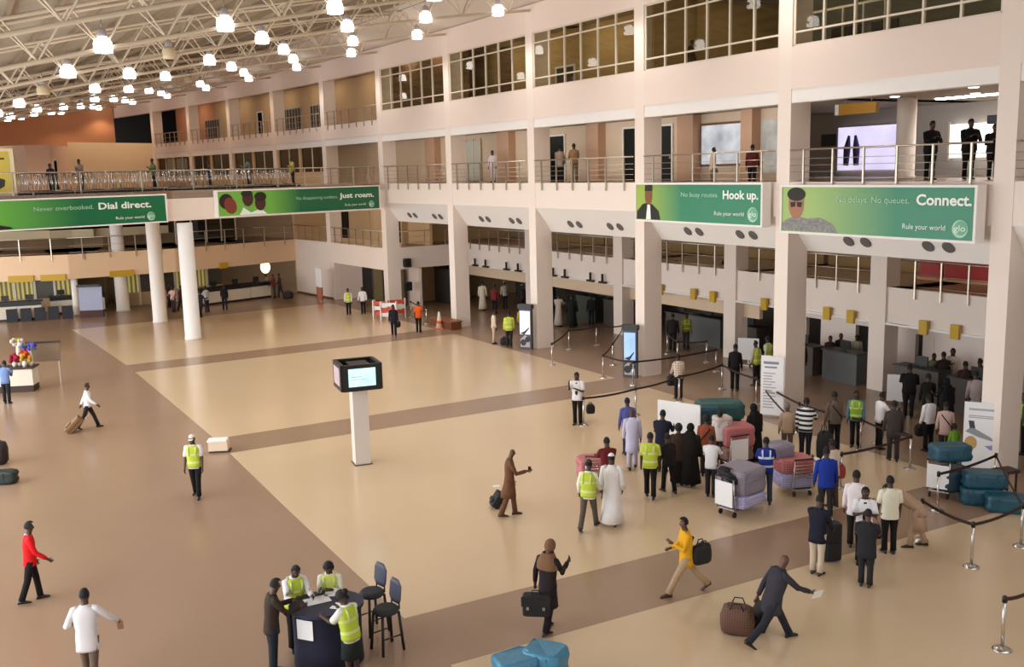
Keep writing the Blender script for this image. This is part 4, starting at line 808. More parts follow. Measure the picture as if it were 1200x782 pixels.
def person(px, py, head, label, top, bot, H=1.74, L='down', R='down', legs='stand', lean=2, nod=6, turn=0, skin=0, hair='short', shoes=SHOE, extra=(), at=None, girth=1., sleeve='long', hem=-.1, face=False, group=None):
    """top, bot: rgb or material; bot None with a robe top. head: heading clockwise from straight away"""
    if at is None: x, y, z = G(px, py)
    else: x, y, z = at
    k_ = H / 1.75; rad = math.radians
    top = top if not isinstance(top, tuple) else clothm(top); bot = bot if not isinstance(bot, tuple) else clothm(bot)
    V = Vector
    lg = LEG[legs] if isinstance(legs, str) else legs
    hips, knees, ankles = [], [], []
    for sx, (a, kf) in zip((-1, 1), lg):
        h = V((sx * .092, 0, .91)); kn = h + .42 * V((0, math.sin(rad(a)), -math.cos(rad(a)))); an = kn + .415 * V((0, math.sin(rad(a - kf)), -math.cos(rad(a - kf))))
        hips.append(h); knees.append(kn); ankles.append(an)
    drop = min(a.z for a in ankles) - .075; D = V((0, 0, -drop))
    hips, knees, ankles = [[v + D for v in q] for q in (hips, knees, ankles)]
    P = V((0, 0, .93)) + D; ln = rad(lean); up = V((0, math.sin(ln), math.cos(ln))); fw = V((0, math.cos(ln), -math.sin(ln))); rt = V((1, 0, 0))
    def T(h): return P + up * h
    na = ln * .6 + rad(nod); hu = V((0, math.sin(na), math.cos(na))); tn = rad(turn)
    hf = Matrix.Rotation(-tn, 3, 'Z') @ V((0, math.cos(na), -math.sin(na))); hr = hf.cross(hu)
    nb = T(.545); HC = nb + hu * .165 + hf * .02
    arms = []
    for sx, nm in ((-1, L), (1, R)):
        q = ARM[nm] if isinstance(nm, str) else nm; a, ab, fx = q[:3]; inw = q[3] if len(q) > 3 else 12
        s = T(.462) + rt * sx * .172 * girth
        d1 = V((sx * math.sin(rad(ab)), math.sin(rad(a)) * math.cos(rad(ab)), -math.cos(rad(a)) * math.cos(rad(ab))))
        e = s + d1 * .29; b2 = rad(a + fx); d2 = V((sx * math.sin(rad(ab)) * .6 - sx * math.sin(rad(inw)) * min(1, fx / 60), math.sin(b2), -math.cos(b2))).normalized()
        w_ = e + d2 * .25; arms.append((s, e, w_, d2, sx))
    # ---- body: one continuous skinned surface
    vs, es, rs = [], [], []
    def nv(p, r, par=None):
        vs.append(p * k_); rs.append(r if isinstance(r, tuple) else (r, r))
        if par is not None: es.append((par, len(vs) - 1))
        return len(vs) - 1
    pel = nv(P, .105); wa = nv(T(.16), .1, pel); ch = nv(T(.34), .115, wa); uc = nv(T(.46), .09, ch); nk = nv(nb, .055, uc)
    jw = nv(nb + hu * .085 + hf * .025, .062, nk); hm = nv(HC + hf * -.002, (.079, .086), jw); cr = nv(HC + hu * .085 - hf * .012, .058, hm)
    nv(HC - hu * .022 + hf * .1, .013, hm)
    for sx in (-1, 1): nv(HC - hu * .02 + hr * sx * .083, .014, hm)
    fine = True
    for s, e, w_, d2, sx in arms:
        a0 = nv(s, .058, uc); a1 = nv(e, .043, a0); a2 = nv(w_, .029, a1); pc = w_ + d2 * .075; a3 = nv(pc, (.036, .024), a2)
        side = d2.cross(V((0, 0, 1)) if abs(d2.z) < .9 else V((0, 1, 0))).normalized(); cur = (side.cross(d2)).normalized()
        ff = V((0, 1, 0)) - d2 * d2.y; ff = ff.normalized() if ff.length > .2 else cur
        sp = ff
        for j, ll in enumerate((.062, .075, .07, .055)):
            o = sp * (.026 - .0175 * j); p1 = pc + d2 * .035 + o; f1 = nv(p1, .0092, a3); nv(p1 + d2 * ll * .75 - V((sx, 0, 0)) * ll * .4 + o * .3, .0078, f1)
        t1 = nv(pc - d2 * .02 + sp * .042, .0105, a3); nv(pc + d2 * .025 + sp * .058, .009, t1)
    for j in range(2):
        h = nv(hips[j], .088, pel); kn = nv(knees[j], .056, h); nv(ankles[j], .04, kn)
    me = bpy.data.meshes.new('person'); me.from_pydata([tuple(v) for v in vs], es, []); me.materials.append(SKINS[skin])
    o = link('person', me, None, (x, y, z), -rad(head)); m = o.modifiers.new('Skin', 'SKIN'); m.use_smooth_shade = True
    for i_, r in enumerate(rs): me.skin_vertices[0].data[i_].radius = (r[0] * k_, r[1] * k_); me.skin_vertices[0].data[i_].use_root = (i_ == 0)
    sb = o.modifiers.new('Smooth', 'SUBSURF'); sb.levels = 1; sb.render_levels = 1
    tag(o, label, 'person', group)
    def put(name, mb, mats):
        mb.v = [tuple(V(v) * k_) for v in mb.v]; return obj(name, mb, mats, o)
    def ring(c, u, f, rx, ry, n=14, e=2.5, wob=0., ph=0.): return [c + u * px_ * (1 + wob * math.cos(5 * j + ph)) + f * py_ * (1 + wob * math.cos(5 * j + ph)) for j, (px_, py_) in enumerate(supel(rx, ry, n, e))]
    g = girth
    def torso(mb, lo, infl=0., mi=0, hi=.56, flare=0.):
        prof = [(-.3, .18, .135), (-.2, .178, .135), (-.1, .172, .13), (.0, .172, .124), (.12, .16, .113), (.28, .18, .122), (.39, .19, .118), (.45, .176, .104), (.495, .142, .088), (.53, .1, .074), (.56, .064, .062)]
        R = []
        ph = [(h, a, b) for h, a, b in prof if lo < h - .001 and h <= hi + .001]
        a0 = np.interp(lo, [q[0] for q in prof], [q[1] for q in prof]); b0 = np.interp(lo, [q[0] for q in prof], [q[2] for q in prof])
        for h, a, b_ in [(lo, a0 * (1 + flare), b0 * (1 + flare))] + ph:
            c = T(h) if h > -.05 else T(-.05) + V((0, 0, h + .05))
            R.append(ring(c, rt, fw if h > 0 else V((0, 1, 0)), (a * g + infl) if h < .5 else a + infl, b_ * g + infl))
        mb.rings(R, mi); return R
    def legsmb(mb, upto=1.):
        R = [ring(T(h) if h > 0 else P + V((0, 0, h)), rt, V((0, 1, 0)), a * g, b_ * g) for h, a, b_ in ((-.13, .13, .11), (-.06, .172, .125), (.02, .17, .122), (.1, .158, .114))]
        mb.rings(R)
        for j in range(2):
            h, kn, an = hips[j], knees[j], ankles[j]
            mb.tube([h + V((0, 0, .02)), h + (kn - h) * .5, kn, kn + (an - kn) * .5, an + (an - kn).normalized() * .0], [.097 * g, .085 * g, .07, .066, .068], 10)
    def robe(mb, z1, fl, ry=.2, sp=.7):
        R = []
        lo = min(a.z for a in ankles)
        ymid = (ankles[0].y + ankles[1].y) / 2; spread = abs(ankles[0].y - ankles[1].y) / 2
        for h, fr in ((z1, 1.), (z1 + (P.z - z1) * .4, .6), (P.z - .1, .15)):
            R.append(ring(V((0, ymid * fr * .6, h)), rt, V((0, 1, 0)), .17 * g + fl * fr, .13 * g + (ry - .13) * fr + spread * sp * fr, 14, 2.2, .045 * fr, fr))
        T_ = MB(); R2 = torso(T_, .0)
        mb.rings(R + R2)
    # ---- trousers / robe / skirt
    robe_top = 'robe' in extra
    if bot is not None and 'skirt' not in extra:
        tb = MB(); legsmb(tb); put('trousers', tb, bot)
    if 'skirt' in extra or 'longskirt' in extra:
        sk = MB(); z1 = .5 if 'skirt' in extra else .1
        sk.rings([ring(V((0, 0, h)), rt, V((0, 1, 0)), a, b_, 14, 2.2, .04) for h, a, b_ in ((z1 + D.z, .2 if z1 > .4 else .25, .17 if z1 > .4 else .22), (P.z - .12, .185, .14), (P.z + .08, .16, .115))]); put('skirt', sk, bot)
    if 'kilt' in extra:
        kb = MB(); kb.rings([ring(V((0, yy, h)) + D, rt, V((0, 1, 0)), a, b_, 14, 2.2, .03) for h, a, b_, yy in ((.42, .2, .2, -.02), (.7, .2, .17, -.01), (P.z - D.z - .02, .185, .15, 0), (P.z - D.z + .1, .16, .13, .04))]); put('kaftan_skirt', kb, top)
    sb_ = MB()
    if robe_top: robe(sb_, .1, .1)
    elif 'tunic' in extra: robe(sb_, .5, .02, .135, .35)
    else: torso(sb_, hem, .004)
    for s, e, w_, d2, sx in arms:
        ins = s - rt * sx * .08 + up * .02
        if sleeve == 'long': sb_.tube([ins, s, s + (e - s) * .55, e, e + (w_ - e) * .6, w_ - (w_ - e) * .02], [.066, .068, .06, .054, .048, .042], 9)
        elif sleeve == 'wide': sb_.tube([ins, s, s + (e - s) * .55, e, w_], [.075, .08, .078, .08, .085], 9)
        else: sb_.tube([ins, s, s + (e - s) * .4, s + (e - s) * .82], [.07, .074, .07, .074], 9)
    put('robe' if robe_top else 'shirt', sb_, top)
    for ex in extra:
        if isinstance(ex, tuple) and ex[0] == 'vest':
            vb = MB(); torso(vb, -.06, .018, 0, .53)
            for h0 in (.05, .27):
                R = []
                for h in (h0, h0 + .055):
                    a = np.interp(h, [0, .12, .28, .4], [.172, .16, .18, .193]); b_ = np.interp(h, [0, .12, .28, .4], [.124, .113, .122, .116]); R.append(ring(T(h), rt, fw, a * g + .022, b_ * g + .022))
                vb.rings(R, 1, False)
            for sx in (-1, 1):
                for sy in (-1, 1): vb.tube([T(.27) + rt * sx * .09 + fw * sy * .138, T(.42) + rt * sx * .1 + fw * sy * .13, T(.5) + rt * sx * .1 + fw * sy * .1], .022, 5, 1)
            v_ = put('vest', vb, [clothm(ex[1]), BANDW if ex[1][2] > 140 else BAND]); v_['label'] = ex[2]
        if isinstance(ex, tuple) and ex[0] == 'tie':
            put('tie', MB().add([T(.5) + fw * .098 - rt * .03, T(.5) + fw * .098 + rt * .03, T(.14) + fw * .13 + rt * .045, T(.08) + fw * .133, T(.14) + fw * .13 - rt * .045], [(0, 1, 2, 3, 4)]), clothm(ex[1]))
        if isinstance(ex, tuple) and ex[0] == 'strap':
            put('bag_strap', MB().tube([T(.5) + rt * .12 * ex[2], T(.42) + rt * .11 * ex[2] - fw * .13, T(.1) - rt * .15 * ex[2] - fw * .13, T(-.05) - rt * .2 * ex[2]], .016, 5), clothm(ex[1]))
        if isinstance(ex, tuple) and ex[0] == 'collar':
            put('collar', MB().tube([T(.53), T(.565)], .072, 12), clothm(ex[1]))
        if isinstance(ex, tuple) and ex[0] == 'lapel':
            put('shirt_front', MB().add([T(.53) + fw * .085 - rt * .05, T(.53) + fw * .085 + rt * .05, T(.25) + fw * .136], [(0, 1, 2)]), clothm(ex[1]))
    # ---- shoes
    for j in range(2):
        a = ankles[j]; pit = rad(lg[j][0] - lg[j][1]) if a.z > .1 else 0
        sd = V(((-1, 1)[j] * .12, math.cos(pit * .7), math.sin(pit * .7) if a.z > .1 else 0)).normalized()
        if a.z > .12 and lg[j][0] < 0: sd = V((sd.x, math.cos(rad(35)), -math.sin(rad(35))))
        R = []
        for q, wd, hh in ((-.085, .02, .035), (-.07, .036, .09), (-.0, .038, .095), (.08, .042, .07), (.15, .043, .045), (.185, .02, .03)):
            c = a + sd * q + V((0, 0, -.075)); R.append([c + V((wd * math.cos(t), 0, hh * (.5 + .5 * math.sin(t)))) for t in [2 * math.pi * u / 10 for u in range(10)]])
        put('shoe', MB().rings(R), shoes)
    # ---- hair, headwear, face
    def cap(rr, keep, mi=0, n=12, m_=8):
        hb = MB(); pts = {}; idx = []
        for b_ in range(m_ + 1):
            for a_ in range(n):
                th = math.pi * b_ / m_; ph = 2 * math.pi * a_ / n; d = (math.sin(th) * math.cos(ph), math.sin(th) * math.sin(ph), math.cos(th)); idx.append(d)
        vv = [HC + hu * .012 + hr * d[0] * rr[0] + hf * d[1] * rr[1] + hu * d[2] * rr[2] for d in idx]; ff_ = []
        for b_ in range(m_):
            for a_ in range(n):
                q = [b_ * n + a_, b_ * n + (a_ + 1) % n, (b_ + 1) * n + (a_ + 1) % n, (b_ + 1) * n + a_]
                cy = sum(idx[i][1] for i in q) / 4; cz = sum(idx[i][2] for i in q) / 4
                if keep(cy, cz): ff_.append(q)
        hb.add(vv, ff_, 0, True); return hb
    short = lambda cy, cz: cz > .56 or (cy < .1 and cz > -.35)
    if hair == 'short': put('hair', cap((.088, .108, .118), short), HAIRM)
    elif hair == 'grey': put('hair', cap((.087, .106, .112), short), GREYH)
    elif hair == 'bun':
        hb = cap((.1, .118, .125), lambda cy, cz: cz > .5 or (cy < .25 and cz > -.5)); c = HC - hf * .12 + hu * .06; hb.ball(tuple(c), .06, 8, 6); put('hair', hb, HAIRM)
    elif hair == 'afro': put('hair', cap((.11, .125, .135), lambda cy, cz: cz > .3 or (cy < .2 and cz > -.7)), HAIRM)
    elif hair == 'bald': pass
    elif isinstance(hair, tuple) and hair[0] == 'cap':
        hb = cap((.092, .11, .115), lambda cy, cz: cz > .2); c = HC + hu * .03
        if len(hair) > 2: hb.add([c + hf * .09 - hr * .07, c + hf * .09 + hr * .07, c + hf * .18 + hr * .05 - hu * .015, c + hf * .18 - hr * .05 - hu * .015], [(0, 1, 2, 3)])
        put('cap', hb, clothm(hair[1])); put('hair', cap((.086, .104, .11), lambda cy, cz: cy < .1 and -.35 < cz < .25), HAIRM)
    elif isinstance(hair, tuple) and hair[0] == 'scarf':
        hb = cap((.102, .118, .13), lambda cy, cz: cz > .45 or cy < .35); hb.rings([ring(c, rt, fw, a, b_) for c, a, b_ in ((T(.3), .212, .15), (T(.42), .205, .142), (T(.5), .17, .115), (nb + hu * .06, .1, .1))], 0, False); put('headscarf', hb, clothm(hair[1]))
    elif isinstance(hair, tuple) and hair[0] == 'veil':
        hb = cap((.108, .12, .13), lambda cy, cz: cz > .45 or cy < .4); hb.rings([ring(c, rt, fw, a, b_) for c, a, b_ in ((T(.0), .25, .18), (T(.3), .24, .17), (T(.48), .2, .14), (nb + hu * .08, .105, .105))], 0, False); put('veil', hb, clothm(hair[1]))
    if face:
        for sx in (-1, 1):
            eb = MB(); eb.ball(tuple(HC + hu * .012 + hf * .079 + hr * sx * .033), .0115, 6, 5, 0); eb.ball(tuple(HC + hu * .012 + hf * .089 + hr * sx * .033), .007, 6, 4, 1); put('eye', eb, [EYE, BLACK])
            put('eyebrow', MB().tube([HC + hu * .036 + hf * .087 + hr * sx * .018, HC + hu * .038 + hf * .08 + hr * sx * .052], .005, 4), HAIRM)
        put('mouth', MB().tube([HC - hu * .062 + hf * .083 - hr * .024, HC - hu * .063 + hf * .09, HC - hu * .062 + hf * .083 + hr * .024], .007, 5), LIP)
    o['_h'] = 0; del o['_h']
    hands = []
    for s, e, w_, d2, sx in arms:
        q = Matrix.Rotation(-rad(head), 3, 'Z') @ ((w_ + d2 * .09) * k_); hands.append(Vector((x, y, z)) + q)
    HANDS[label] = hands
    return o
HANDS = {}
# ---- bags
def suitcase(x, y, rz, label, m, w_=.42, d=.24, h=.6, tilt=0., tele=.38, z=0., cat='suitcase'):
    """upright shell on wheels; tilt leans it back towards the hand that pulls it (towards +y)"""
    r = root('suitcase', (x, y, z), rz, label, cat); T_ = Matrix.Rotation(-tilt, 4, 'X')
    def put(nm, mb, mm): mb.v = [tuple(T_ @ Vector(v)) for v in mb.v]; return obj(nm, mb, mm, r)
    R = []
    for zz, s in ((.05, .9), (.08, 1), (h, 1), (h + .03, .9)): R.append([(px * s, py * s, zz) for px, py in supel(w_ / 2, d / 2, 16, 5)])
    put('shell', MB().rings(R, 0, True, False), m)
    put('front_pocket', MB().box(-w_ * .38, w_ * .38, -d / 2 - .03, -d / 2, .14, h * .55), m); put('trim_zip', MB().box(-w_ / 2 - .004, w_ / 2 + .004, -.01, .01, .08, h), BLACK)
    for sx in (-1, 1): put('wheel', MB().tube([(sx * w_ * .38, d * .3, .05), (sx * w_ * .38 + sx * .03, d * .3, .05)], .05, 10), BLACK)
    hb = MB()
    for sx in (-1, 1): hb.tube([(sx * .1, d * .4, h), (sx * .1, d * .4, h + tele)], .01, 5)
    hb.tube([(-.11, d * .4, h + tele), (.11, d * .4, h + tele)], .015, 5); put('pull_handle', hb, STEEL); return r
def softbag(x, y, z, rz, label, m, w_=.6, d=.35, h=.35, cat='bag', group=None, seed=1, handles=True, strapm=BLACK, pitch=0.):
    rg = random.Random(seed); R = []; n = 18
    for k, (f, s) in enumerate(((0, .78), (.1, .96), (.35, 1.03), (.65, 1.0), (.9, .9), (1, .6)) if handles else ((0, .9), (.07, .98), (.3, 1.03), (.55, .97), (.78, 1.02), (.93, .97), (1, .86))):
        R.append([(px * s * (1 + rg.uniform(-.04, .04)), py * s * (1 + rg.uniform(-.05, .05)), h * f + rg.uniform(-.02, .02) * (0 < k)) for px, py in supel(w_ / 2, d / 2, n, 4. if handles else 5.5)])
    mb = MB().rings(R); T_ = Matrix.Rotation(pitch, 4, 'Y'); mb.v = [tuple(T_ @ Vector(v)) for v in mb.v]
    o = tag(obj('bag', mb, m, None, (x, y, z), rz), label, cat, group)
    if handles:
        for sy in (-.35, .35): obj('strap', MB().tube([(-w_ * .2, d * sy, h * .93), (-w_ * .12, d * sy, h * 1.18), (w_ * .12, d * sy, h * 1.18), (w_ * .2, d * sy, h * .93)], .013, 5), strapm, o)
    else:
        for sx in (-.22, .22):
            e = 1.035; sp = MB().rings([[(w_ * sx + q, px, zz) for q, px, zz in ((-.012, -d / 2 * e, h * .12), (-.012, -d / 2 * e, h * .92), (-.012, d / 2 * e, h * .92), (-.012, d / 2 * e, h * .12))], [(w_ * sx + q, px, zz) for q, px, zz in ((.012, -d / 2 * e, h * .12), (.012, -d / 2 * e, h * .92), (.012, d / 2 * e, h * .92), (.012, d / 2 * e, h * .12))]], 0, True, False); obj('tie_band', sp, m, o)
    return o
WH, CRM, BLK, NVY, CHAR = (236, 232, 232), (226, 220, 198), (26, 23, 23), (32, 34, 52), (46, 46, 50)
VEST = lambda t='lime safety vest': ('vest', LIME, t)
# ---- nearest row
person(40, 705, 62, 'person in a bright red jacket and black trousers walking at the left edge', (226, 28, 34), BLK, legs='step', skin=0, extra=(('collar', WH),), H=1.74, R='low', L='down')
person(108, 804, 350, 'person in a loose white shirt at the lower left edge, right arm held out', (226, 222, 224), (112, 92, 80), R=(22, 40, 28), L=(-6, 26, 75), legs='step', hem=-.24, hair='short', H=1.76, girth=1.08)
person(322, 790, 62, 'person in a dark brown jacket standing left of the navy table', (58, 46, 38), (34, 38, 48), L='fwd', R='fwd', lean=5, nod=14, hem=-.14, H=1.75, skin=0)
person(349, 762, 150, 'person in white shirt and lime vest behind the navy table, looking down', WH, (30, 28, 30), L='fwd', R='fwd', nod=26, lean=8, extra=(VEST(),), face=True, H=1.74)
person(391, 752, 176, 'woman with tied hair and white blouse at the back of the navy table', (238, 234, 220), (30, 28, 32), L='fold', R='hold', nod=20, hair='afro', extra=(('vest', (214, 224, 110), 'pale lime vest'), 'skirt'), face=True, H=1.64, lean=6)
person(414, 800, 306, 'woman in white blouse, lime vest and dark skirt writing at the navy table', (238, 238, 226), (36, 44, 42), L='fwd', R='hold', nod=24, lean=9, hair='bun', extra=(VEST(), 'skirt'), H=1.66, sleeve='short', turn=-10)
person(231, 583, 178, 'person in white cap, white shirt and lime vest facing the camera on the brown floor', WH, BLK, sleeve='short', hair=('cap', (232, 228, 220), 1), extra=(VEST(),), face=True, H=1.8, legs='step')
person(105, 502, 72, 'person in white shirt and black trousers pulling a brown suitcase', (240, 240, 242), (38, 32, 30), legs='walk', L='back', R='swingf', hem=-.06, H=1.68)
person(9, 473, 352, 'person in a blue shirt standing before the stall at the left edge', (120, 146, 196), (36, 34, 38), L='hold', R='hold', H=1.72, nod=16)
person(598, 605, 84, 'person in a brown kaftan suit looking at a phone beside a small black suitcase', (110, 74, 52), (106, 72, 50), extra=('tunic',), R=(28, 6, 72), L='down', nod=14, H=1.8, legs='step', shoes=SHOEB, skin=1, hair='bald')
person(690, 620, 22, 'person in lime vest and grey trousers walking beside the white robed man', (236, 236, 226), (92, 84, 72), extra=(VEST(),), hair=('cap', (70, 58, 50)), legs='walk2', H=1.78, L='side', R='low')
person(717, 614, 8, 'man in a long white robe and white cap, seen from behind', (244, 240, 240), None, extra=('robe',), hair=('cap', (240, 238, 236)), sleeve='wide', legs='step', H=1.78, girth=1.1)
person(713, 588, 352, 'person in a dark red shirt pushing a trolley with a pink bundle', (104, 30, 34), (62, 56, 56), L='push', R='push', lean=9, H=1.72, girth=1.08, legs='step')
person(741, 549, 4, 'man in a long lilac tunic and trousers, seen from behind', (204, 200, 224), (196, 194, 216), extra=('tunic',), hair='bald', H=1.8, legs='step2', girth=1.06)
person(736, 533, 350, 'person in a blue violet shirt half hidden behind the lilac tunic', (88, 92, 160), (50, 50, 70), H=1.76, girth=1.04)
person(762, 583, 10, 'person in a lime shirt vest with bare forearms, back turned, black trousers', (214, 226, 90), BLK, extra=(VEST('lime vest with pale bands'),), sleeve='short', H=1.76, hair='short', legs='step', girth=1.06)
person(776, 553, 24, 'heavy person in a dark navy suit before the white board', (34, 34, 50), (22, 22, 28), H=1.8, girth=1.15, hem=-.2, L='hold', R='fwd')
person(795, 568, 12, 'woman in a dark brown shawl and long dark skirt near the navy suit', (62, 46, 36), (28, 24, 24), extra=('longskirt',), hair='afro', H=1.7, girth=1.15, hem=-.2)
person(808, 569, 30, 'woman in a wide black gown and black veil in the middle of the queue', (26, 22, 21), None, extra=('robe',), hair=('veil', (28, 24, 22)), sleeve='wide', H=1.72, girth=1.3)
person(783, 577, 340, 'person in black trousers and dark shirt before the shawled woman', (38, 34, 34), (24, 22, 22), H=1.62, legs='step')
person(827, 558, 20, 'person in a rust orange shirt behind the black gown', (158, 84, 58), (50, 42, 42), H=1.76, hair='afro', extra=(('strap', (40, 30, 26), 1),))
person(833, 582, 22, 'youth in a white shirt beside the grey wrapped load', (236, 234, 236), (40, 36, 40), H=1.66, L='fwd', R='push', sleeve='long')
person(843, 546, 15, 'person in a plain white top behind the youth in white', (226, 220, 220), (52, 44, 44), H=1.62, sleeve='short')
person(884, 541, 330, 'woman wrapped in a black veil beside the pink plaid bundles', (24, 21, 22), None, extra=('robe',), hair=('veil', (24, 21, 22)), sleeve='wide', H=1.72, girth=1.2)
person(897, 589, 10, 'porter in a blue vest with white bands and grey jeans', (38, 52, 130), (62, 72, 84), extra=(('vest', (36, 58, 152), 'blue vest with white bands'),), legs=((10, 4), (-8, 6)), L='fwd', R='fwd', H=1.72, sleeve='short', lean=6)
person(922, 537, 5, 'person in a beige shirt behind the belt near the striped shirt', (184, 158, 132), (92, 78, 66), H=1.66, hair='grey')
person(943, 539, 28, 'person in a black and white striped shirt and dark jeans', clothm((228, 226, 226), kind='stripe', scale=2.2, rgb2=(36, 38, 44)), (30, 32, 46), H=1.86, girth=1.12, R='fwd')
person(967, 606, 4, 'porter in a bright blue jacket and dark trousers before the cream shirt', (34, 60, 160), (48, 46, 48), H=1.76, girth=1.14, hem=-.16, hair='short', legs=((4, 2), (-5, 3)))
person(975, 594, 330, 'person in an open cream shirt just behind the bright blue jacket', (222, 204, 184), (84, 66, 56), H=1.76, L='fwd', R='low')
person(977, 529, 352, 'person in a grey shirt and black trousers near the vest with a blue panel', (112, 98, 86), (24, 22, 24), H=1.84, extra=(('strap', (24, 22, 22), -1),), girth=1.05)
person(1002, 524, 205, 'person in a lime and blue vest waiting by the grey desk', (96, 130, 150), (30, 30, 36), extra=(('vest', (150, 196, 60), 'lime vest with a blue panel'),), H=1.78, face=True)
person(1030, 526, 78, 'person in a white shirt and black trousers left of the dark suited back', (240, 236, 240), (28, 24, 26), R='fwd', L='low', H=1.76)
person(1046, 540, 8, 'person in a dark grey suit standing behind the white shirt near the pillar', (70, 62, 60), (58, 54, 54), H=1.78, girth=1.15, hem=-.2, legs=((4, 2), (-4, 2)))
person(1087, 529, 340, 'person in a white shirt holding a dark bag left of the pink shirt', (240, 240, 244), (26, 24, 28), H=1.74, hem=-.05)
person(1106, 537, 20, 'person in a pale pink shirt with a black shoulder strap', (208, 176, 168), (56, 52, 56), extra=(('strap', (26, 22, 22), -1),), H=1.68, hem=-.18)
person(1117, 545, 350, 'child in a bright green shirt before the blue bundle', (112, 160, 52), (44, 44, 52), H=1.2, hair='afro')
person(1199, 533, 300, 'person in a lime vest cut by the right edge', (70, 80, 60), (24, 24, 28), extra=(VEST(),), H=1.84)
person(1001, 641, 20, 'person in a pale pink white shirt behind the man with a tie', (240, 228, 232), (30, 26, 28), H=1.78, girth=1.05, hem=-.16)
person(1011, 661, 196, 'person in white shirt and black tie facing the camera with folded hands', (240, 238, 244), (28, 26, 28), L='fold', R='fold', extra=(('tie', (24, 26, 36)),), face=True, H=1.76, sleeve='short', nod=10)
person(1041, 648, 2, 'person in a cream short sleeved shirt, back turned, black trousers', (236, 232, 210), (26, 24, 26), sleeve='short', H=1.76, girth=1.1, hem=-.12)
person(1073, 641, 286, 'man in a beige kaftan bending down to the left', (186, 156, 132), (182, 152, 128), extra=('kilt',), hem=-.2, lean=58, nod=20, L=(50, 6, 10), R=(60, 6, 15), legs=((14, 10), (-10, 6)), H=1.8, girth=1.1, hair='short')
person(1014, 687, 28, 'person in a dark charcoal suit, back turned, in front of the man with a tie', (42, 42, 46), (44, 44, 48), H=1.63, girth=1.18, hem=-.24, L='hold', R='hold', skin=1)
person(957, 673, 40, 'person in a navy jacket and cream trousers beside an upright black case', (34, 34, 50), (214, 196, 176), H=1.74, girth=1.05, hem=-.2, L='fwd', R='low', nod=12)
person(804, 696, 262, 'person in a yellow shirt and beige trousers striding with a black shoulder bag', (232, 172, 34), (182, 154, 120), legs='big', L='fold', R=(12, 10, 70, 40), H=1.74, skin=1, hem=-.2, extra=(('strap', BLK, -1),), shoes=SHOEB)
person(904, 754, 74, 'person in a dark charcoal suit leaning forward and pulling a round brown bag', (58, 56, 64), (44, 44, 52), legs='big', lean=17, L='back', R=(45, 10, 22), H=1.84, hem=-.24, skin=1, hair='bald', girth=1.12)
person(643, 740, 36, 'person in a dark patterned tunic and tan headscarf carrying a black case', clothm((52, 40, 42), kind='noise', var=.5, scale=9., rgb2=(24, 20, 26)), (30, 24, 30), extra=('tunic',), hair=('scarf', (126, 92, 66)), L=(2, 22, 8), R=(30, 8, 85), H=1.8, nod=18, legs='step')
# ---- middle distance
person(462, 394, 176, 'person in a black suit walking with a black bag before the far column', (34, 34, 44), (26, 26, 32), legs='step', H=1.72, hem=-.2, face=True)
person(491, 390, 10, 'cleaner in an orange top and black trousers near the far barriers', (232, 98, 34), BLK, H=1.72, sleeve='short', R='fwd')
person(409, 369, 180, 'guard in white shirt and lime vest, left one of the pair by the glass doors', WH, BLK, extra=(VEST(),), H=1.66, face=True)
person(426, 368, 190, 'guard in a white shirt, right one of the pair by the glass doors', WH, BLK, H=1.7, face=True, L='side', R='side')
person(579, 403, 84, 'person in a cream shirt and trousers beside a black bag near the lilac display', (226, 206, 182), (204, 184, 160), H=1.74)
person(597, 407, 4, 'person in a lime vest near the lilac display, back turned', (220, 230, 90), (46, 40, 40), extra=(VEST(),), H=1.78, girth=1.08)
person(612, 397, 10, 'person in a yellow shirt half hidden behind the lilac display', (196, 176, 50), (120, 92, 60), H=1.7)
person(677, 498, 196, 'person in white shirt and tie with folded arms at the end of the belt', (240, 238, 240), BLK, L='fold', R='up', extra=(('tie', (40, 36, 44)),), H=1.84, face=True, sleeve='short')
person(861, 458, 20, 'person in a black suit standing alone between the belts', (26, 23, 24), (24, 22, 23), H=1.82, hem=-.22)
person(886, 452, 320, 'person in a lime vest, left one of the pair behind the tall white notice', (200, 190, 170), (34, 32, 36), extra=(VEST(),), H=1.8)
person(900, 447, 300, 'person in a lime vest, right one of the pair behind the tall white notice', (190, 200, 190), (34, 32, 36), extra=(VEST(),), H=1.86)
person(795, 468, 350, 'person in a checked shirt carrying a dark bag between the belts', clothm((226, 212, 196), kind='plaid', scale=3.5, rgb2=(120, 84, 70)), (32, 30, 36), H=1.72, L='low')
person(937, 452, 10, 'tall dark figure at the near side of the second column from the right', (42, 34, 32), (36, 30, 30), H=1.86)
person(566, 364, 12, 'man in a long white robe at the dark kiosk desk', (220, 206, 186), None, extra=('robe',), H=1.84, sleeve='wide')
person(580, 368, 20, 'person in a dark red top at the dark kiosk desk', (134, 48, 52), (36, 32, 34), H=1.8)
person(592, 362, 340, 'person in a pale shirt behind the red top at the kiosk desk', (196, 186, 170), (44, 40, 40), H=1.76, hair=('cap', (220, 214, 200)))
person(613, 366, 330, 'person in a white cap at the right end of the kiosk desk', (60, 56, 56), (40, 38, 38), H=1.72, hair=('cap', (206, 204, 198)))
person(655, 383, 20, 'man in a long pale robe inside the third opening', (188, 176, 160), None, extra=('robe',), H=1.84, sleeve='wide', L='fwd', R='fwd')
person(670, 384, 10, 'figure in a dark green gown inside the third opening', (28, 36, 30), None, extra=('robe',), H=1.84, sleeve='wide', girth=1.2)
person(693, 381, 200, 'dark clothed clerk behind the dark green desk', (44, 42, 42), (40, 38, 38), H=1.7)
person(804, 409, 170, 'person in a green yellow vest inside the second opening', (150, 156, 60), (60, 58, 60), extra=(('vest', (164, 176, 50), 'olive vest'),), H=1.74)
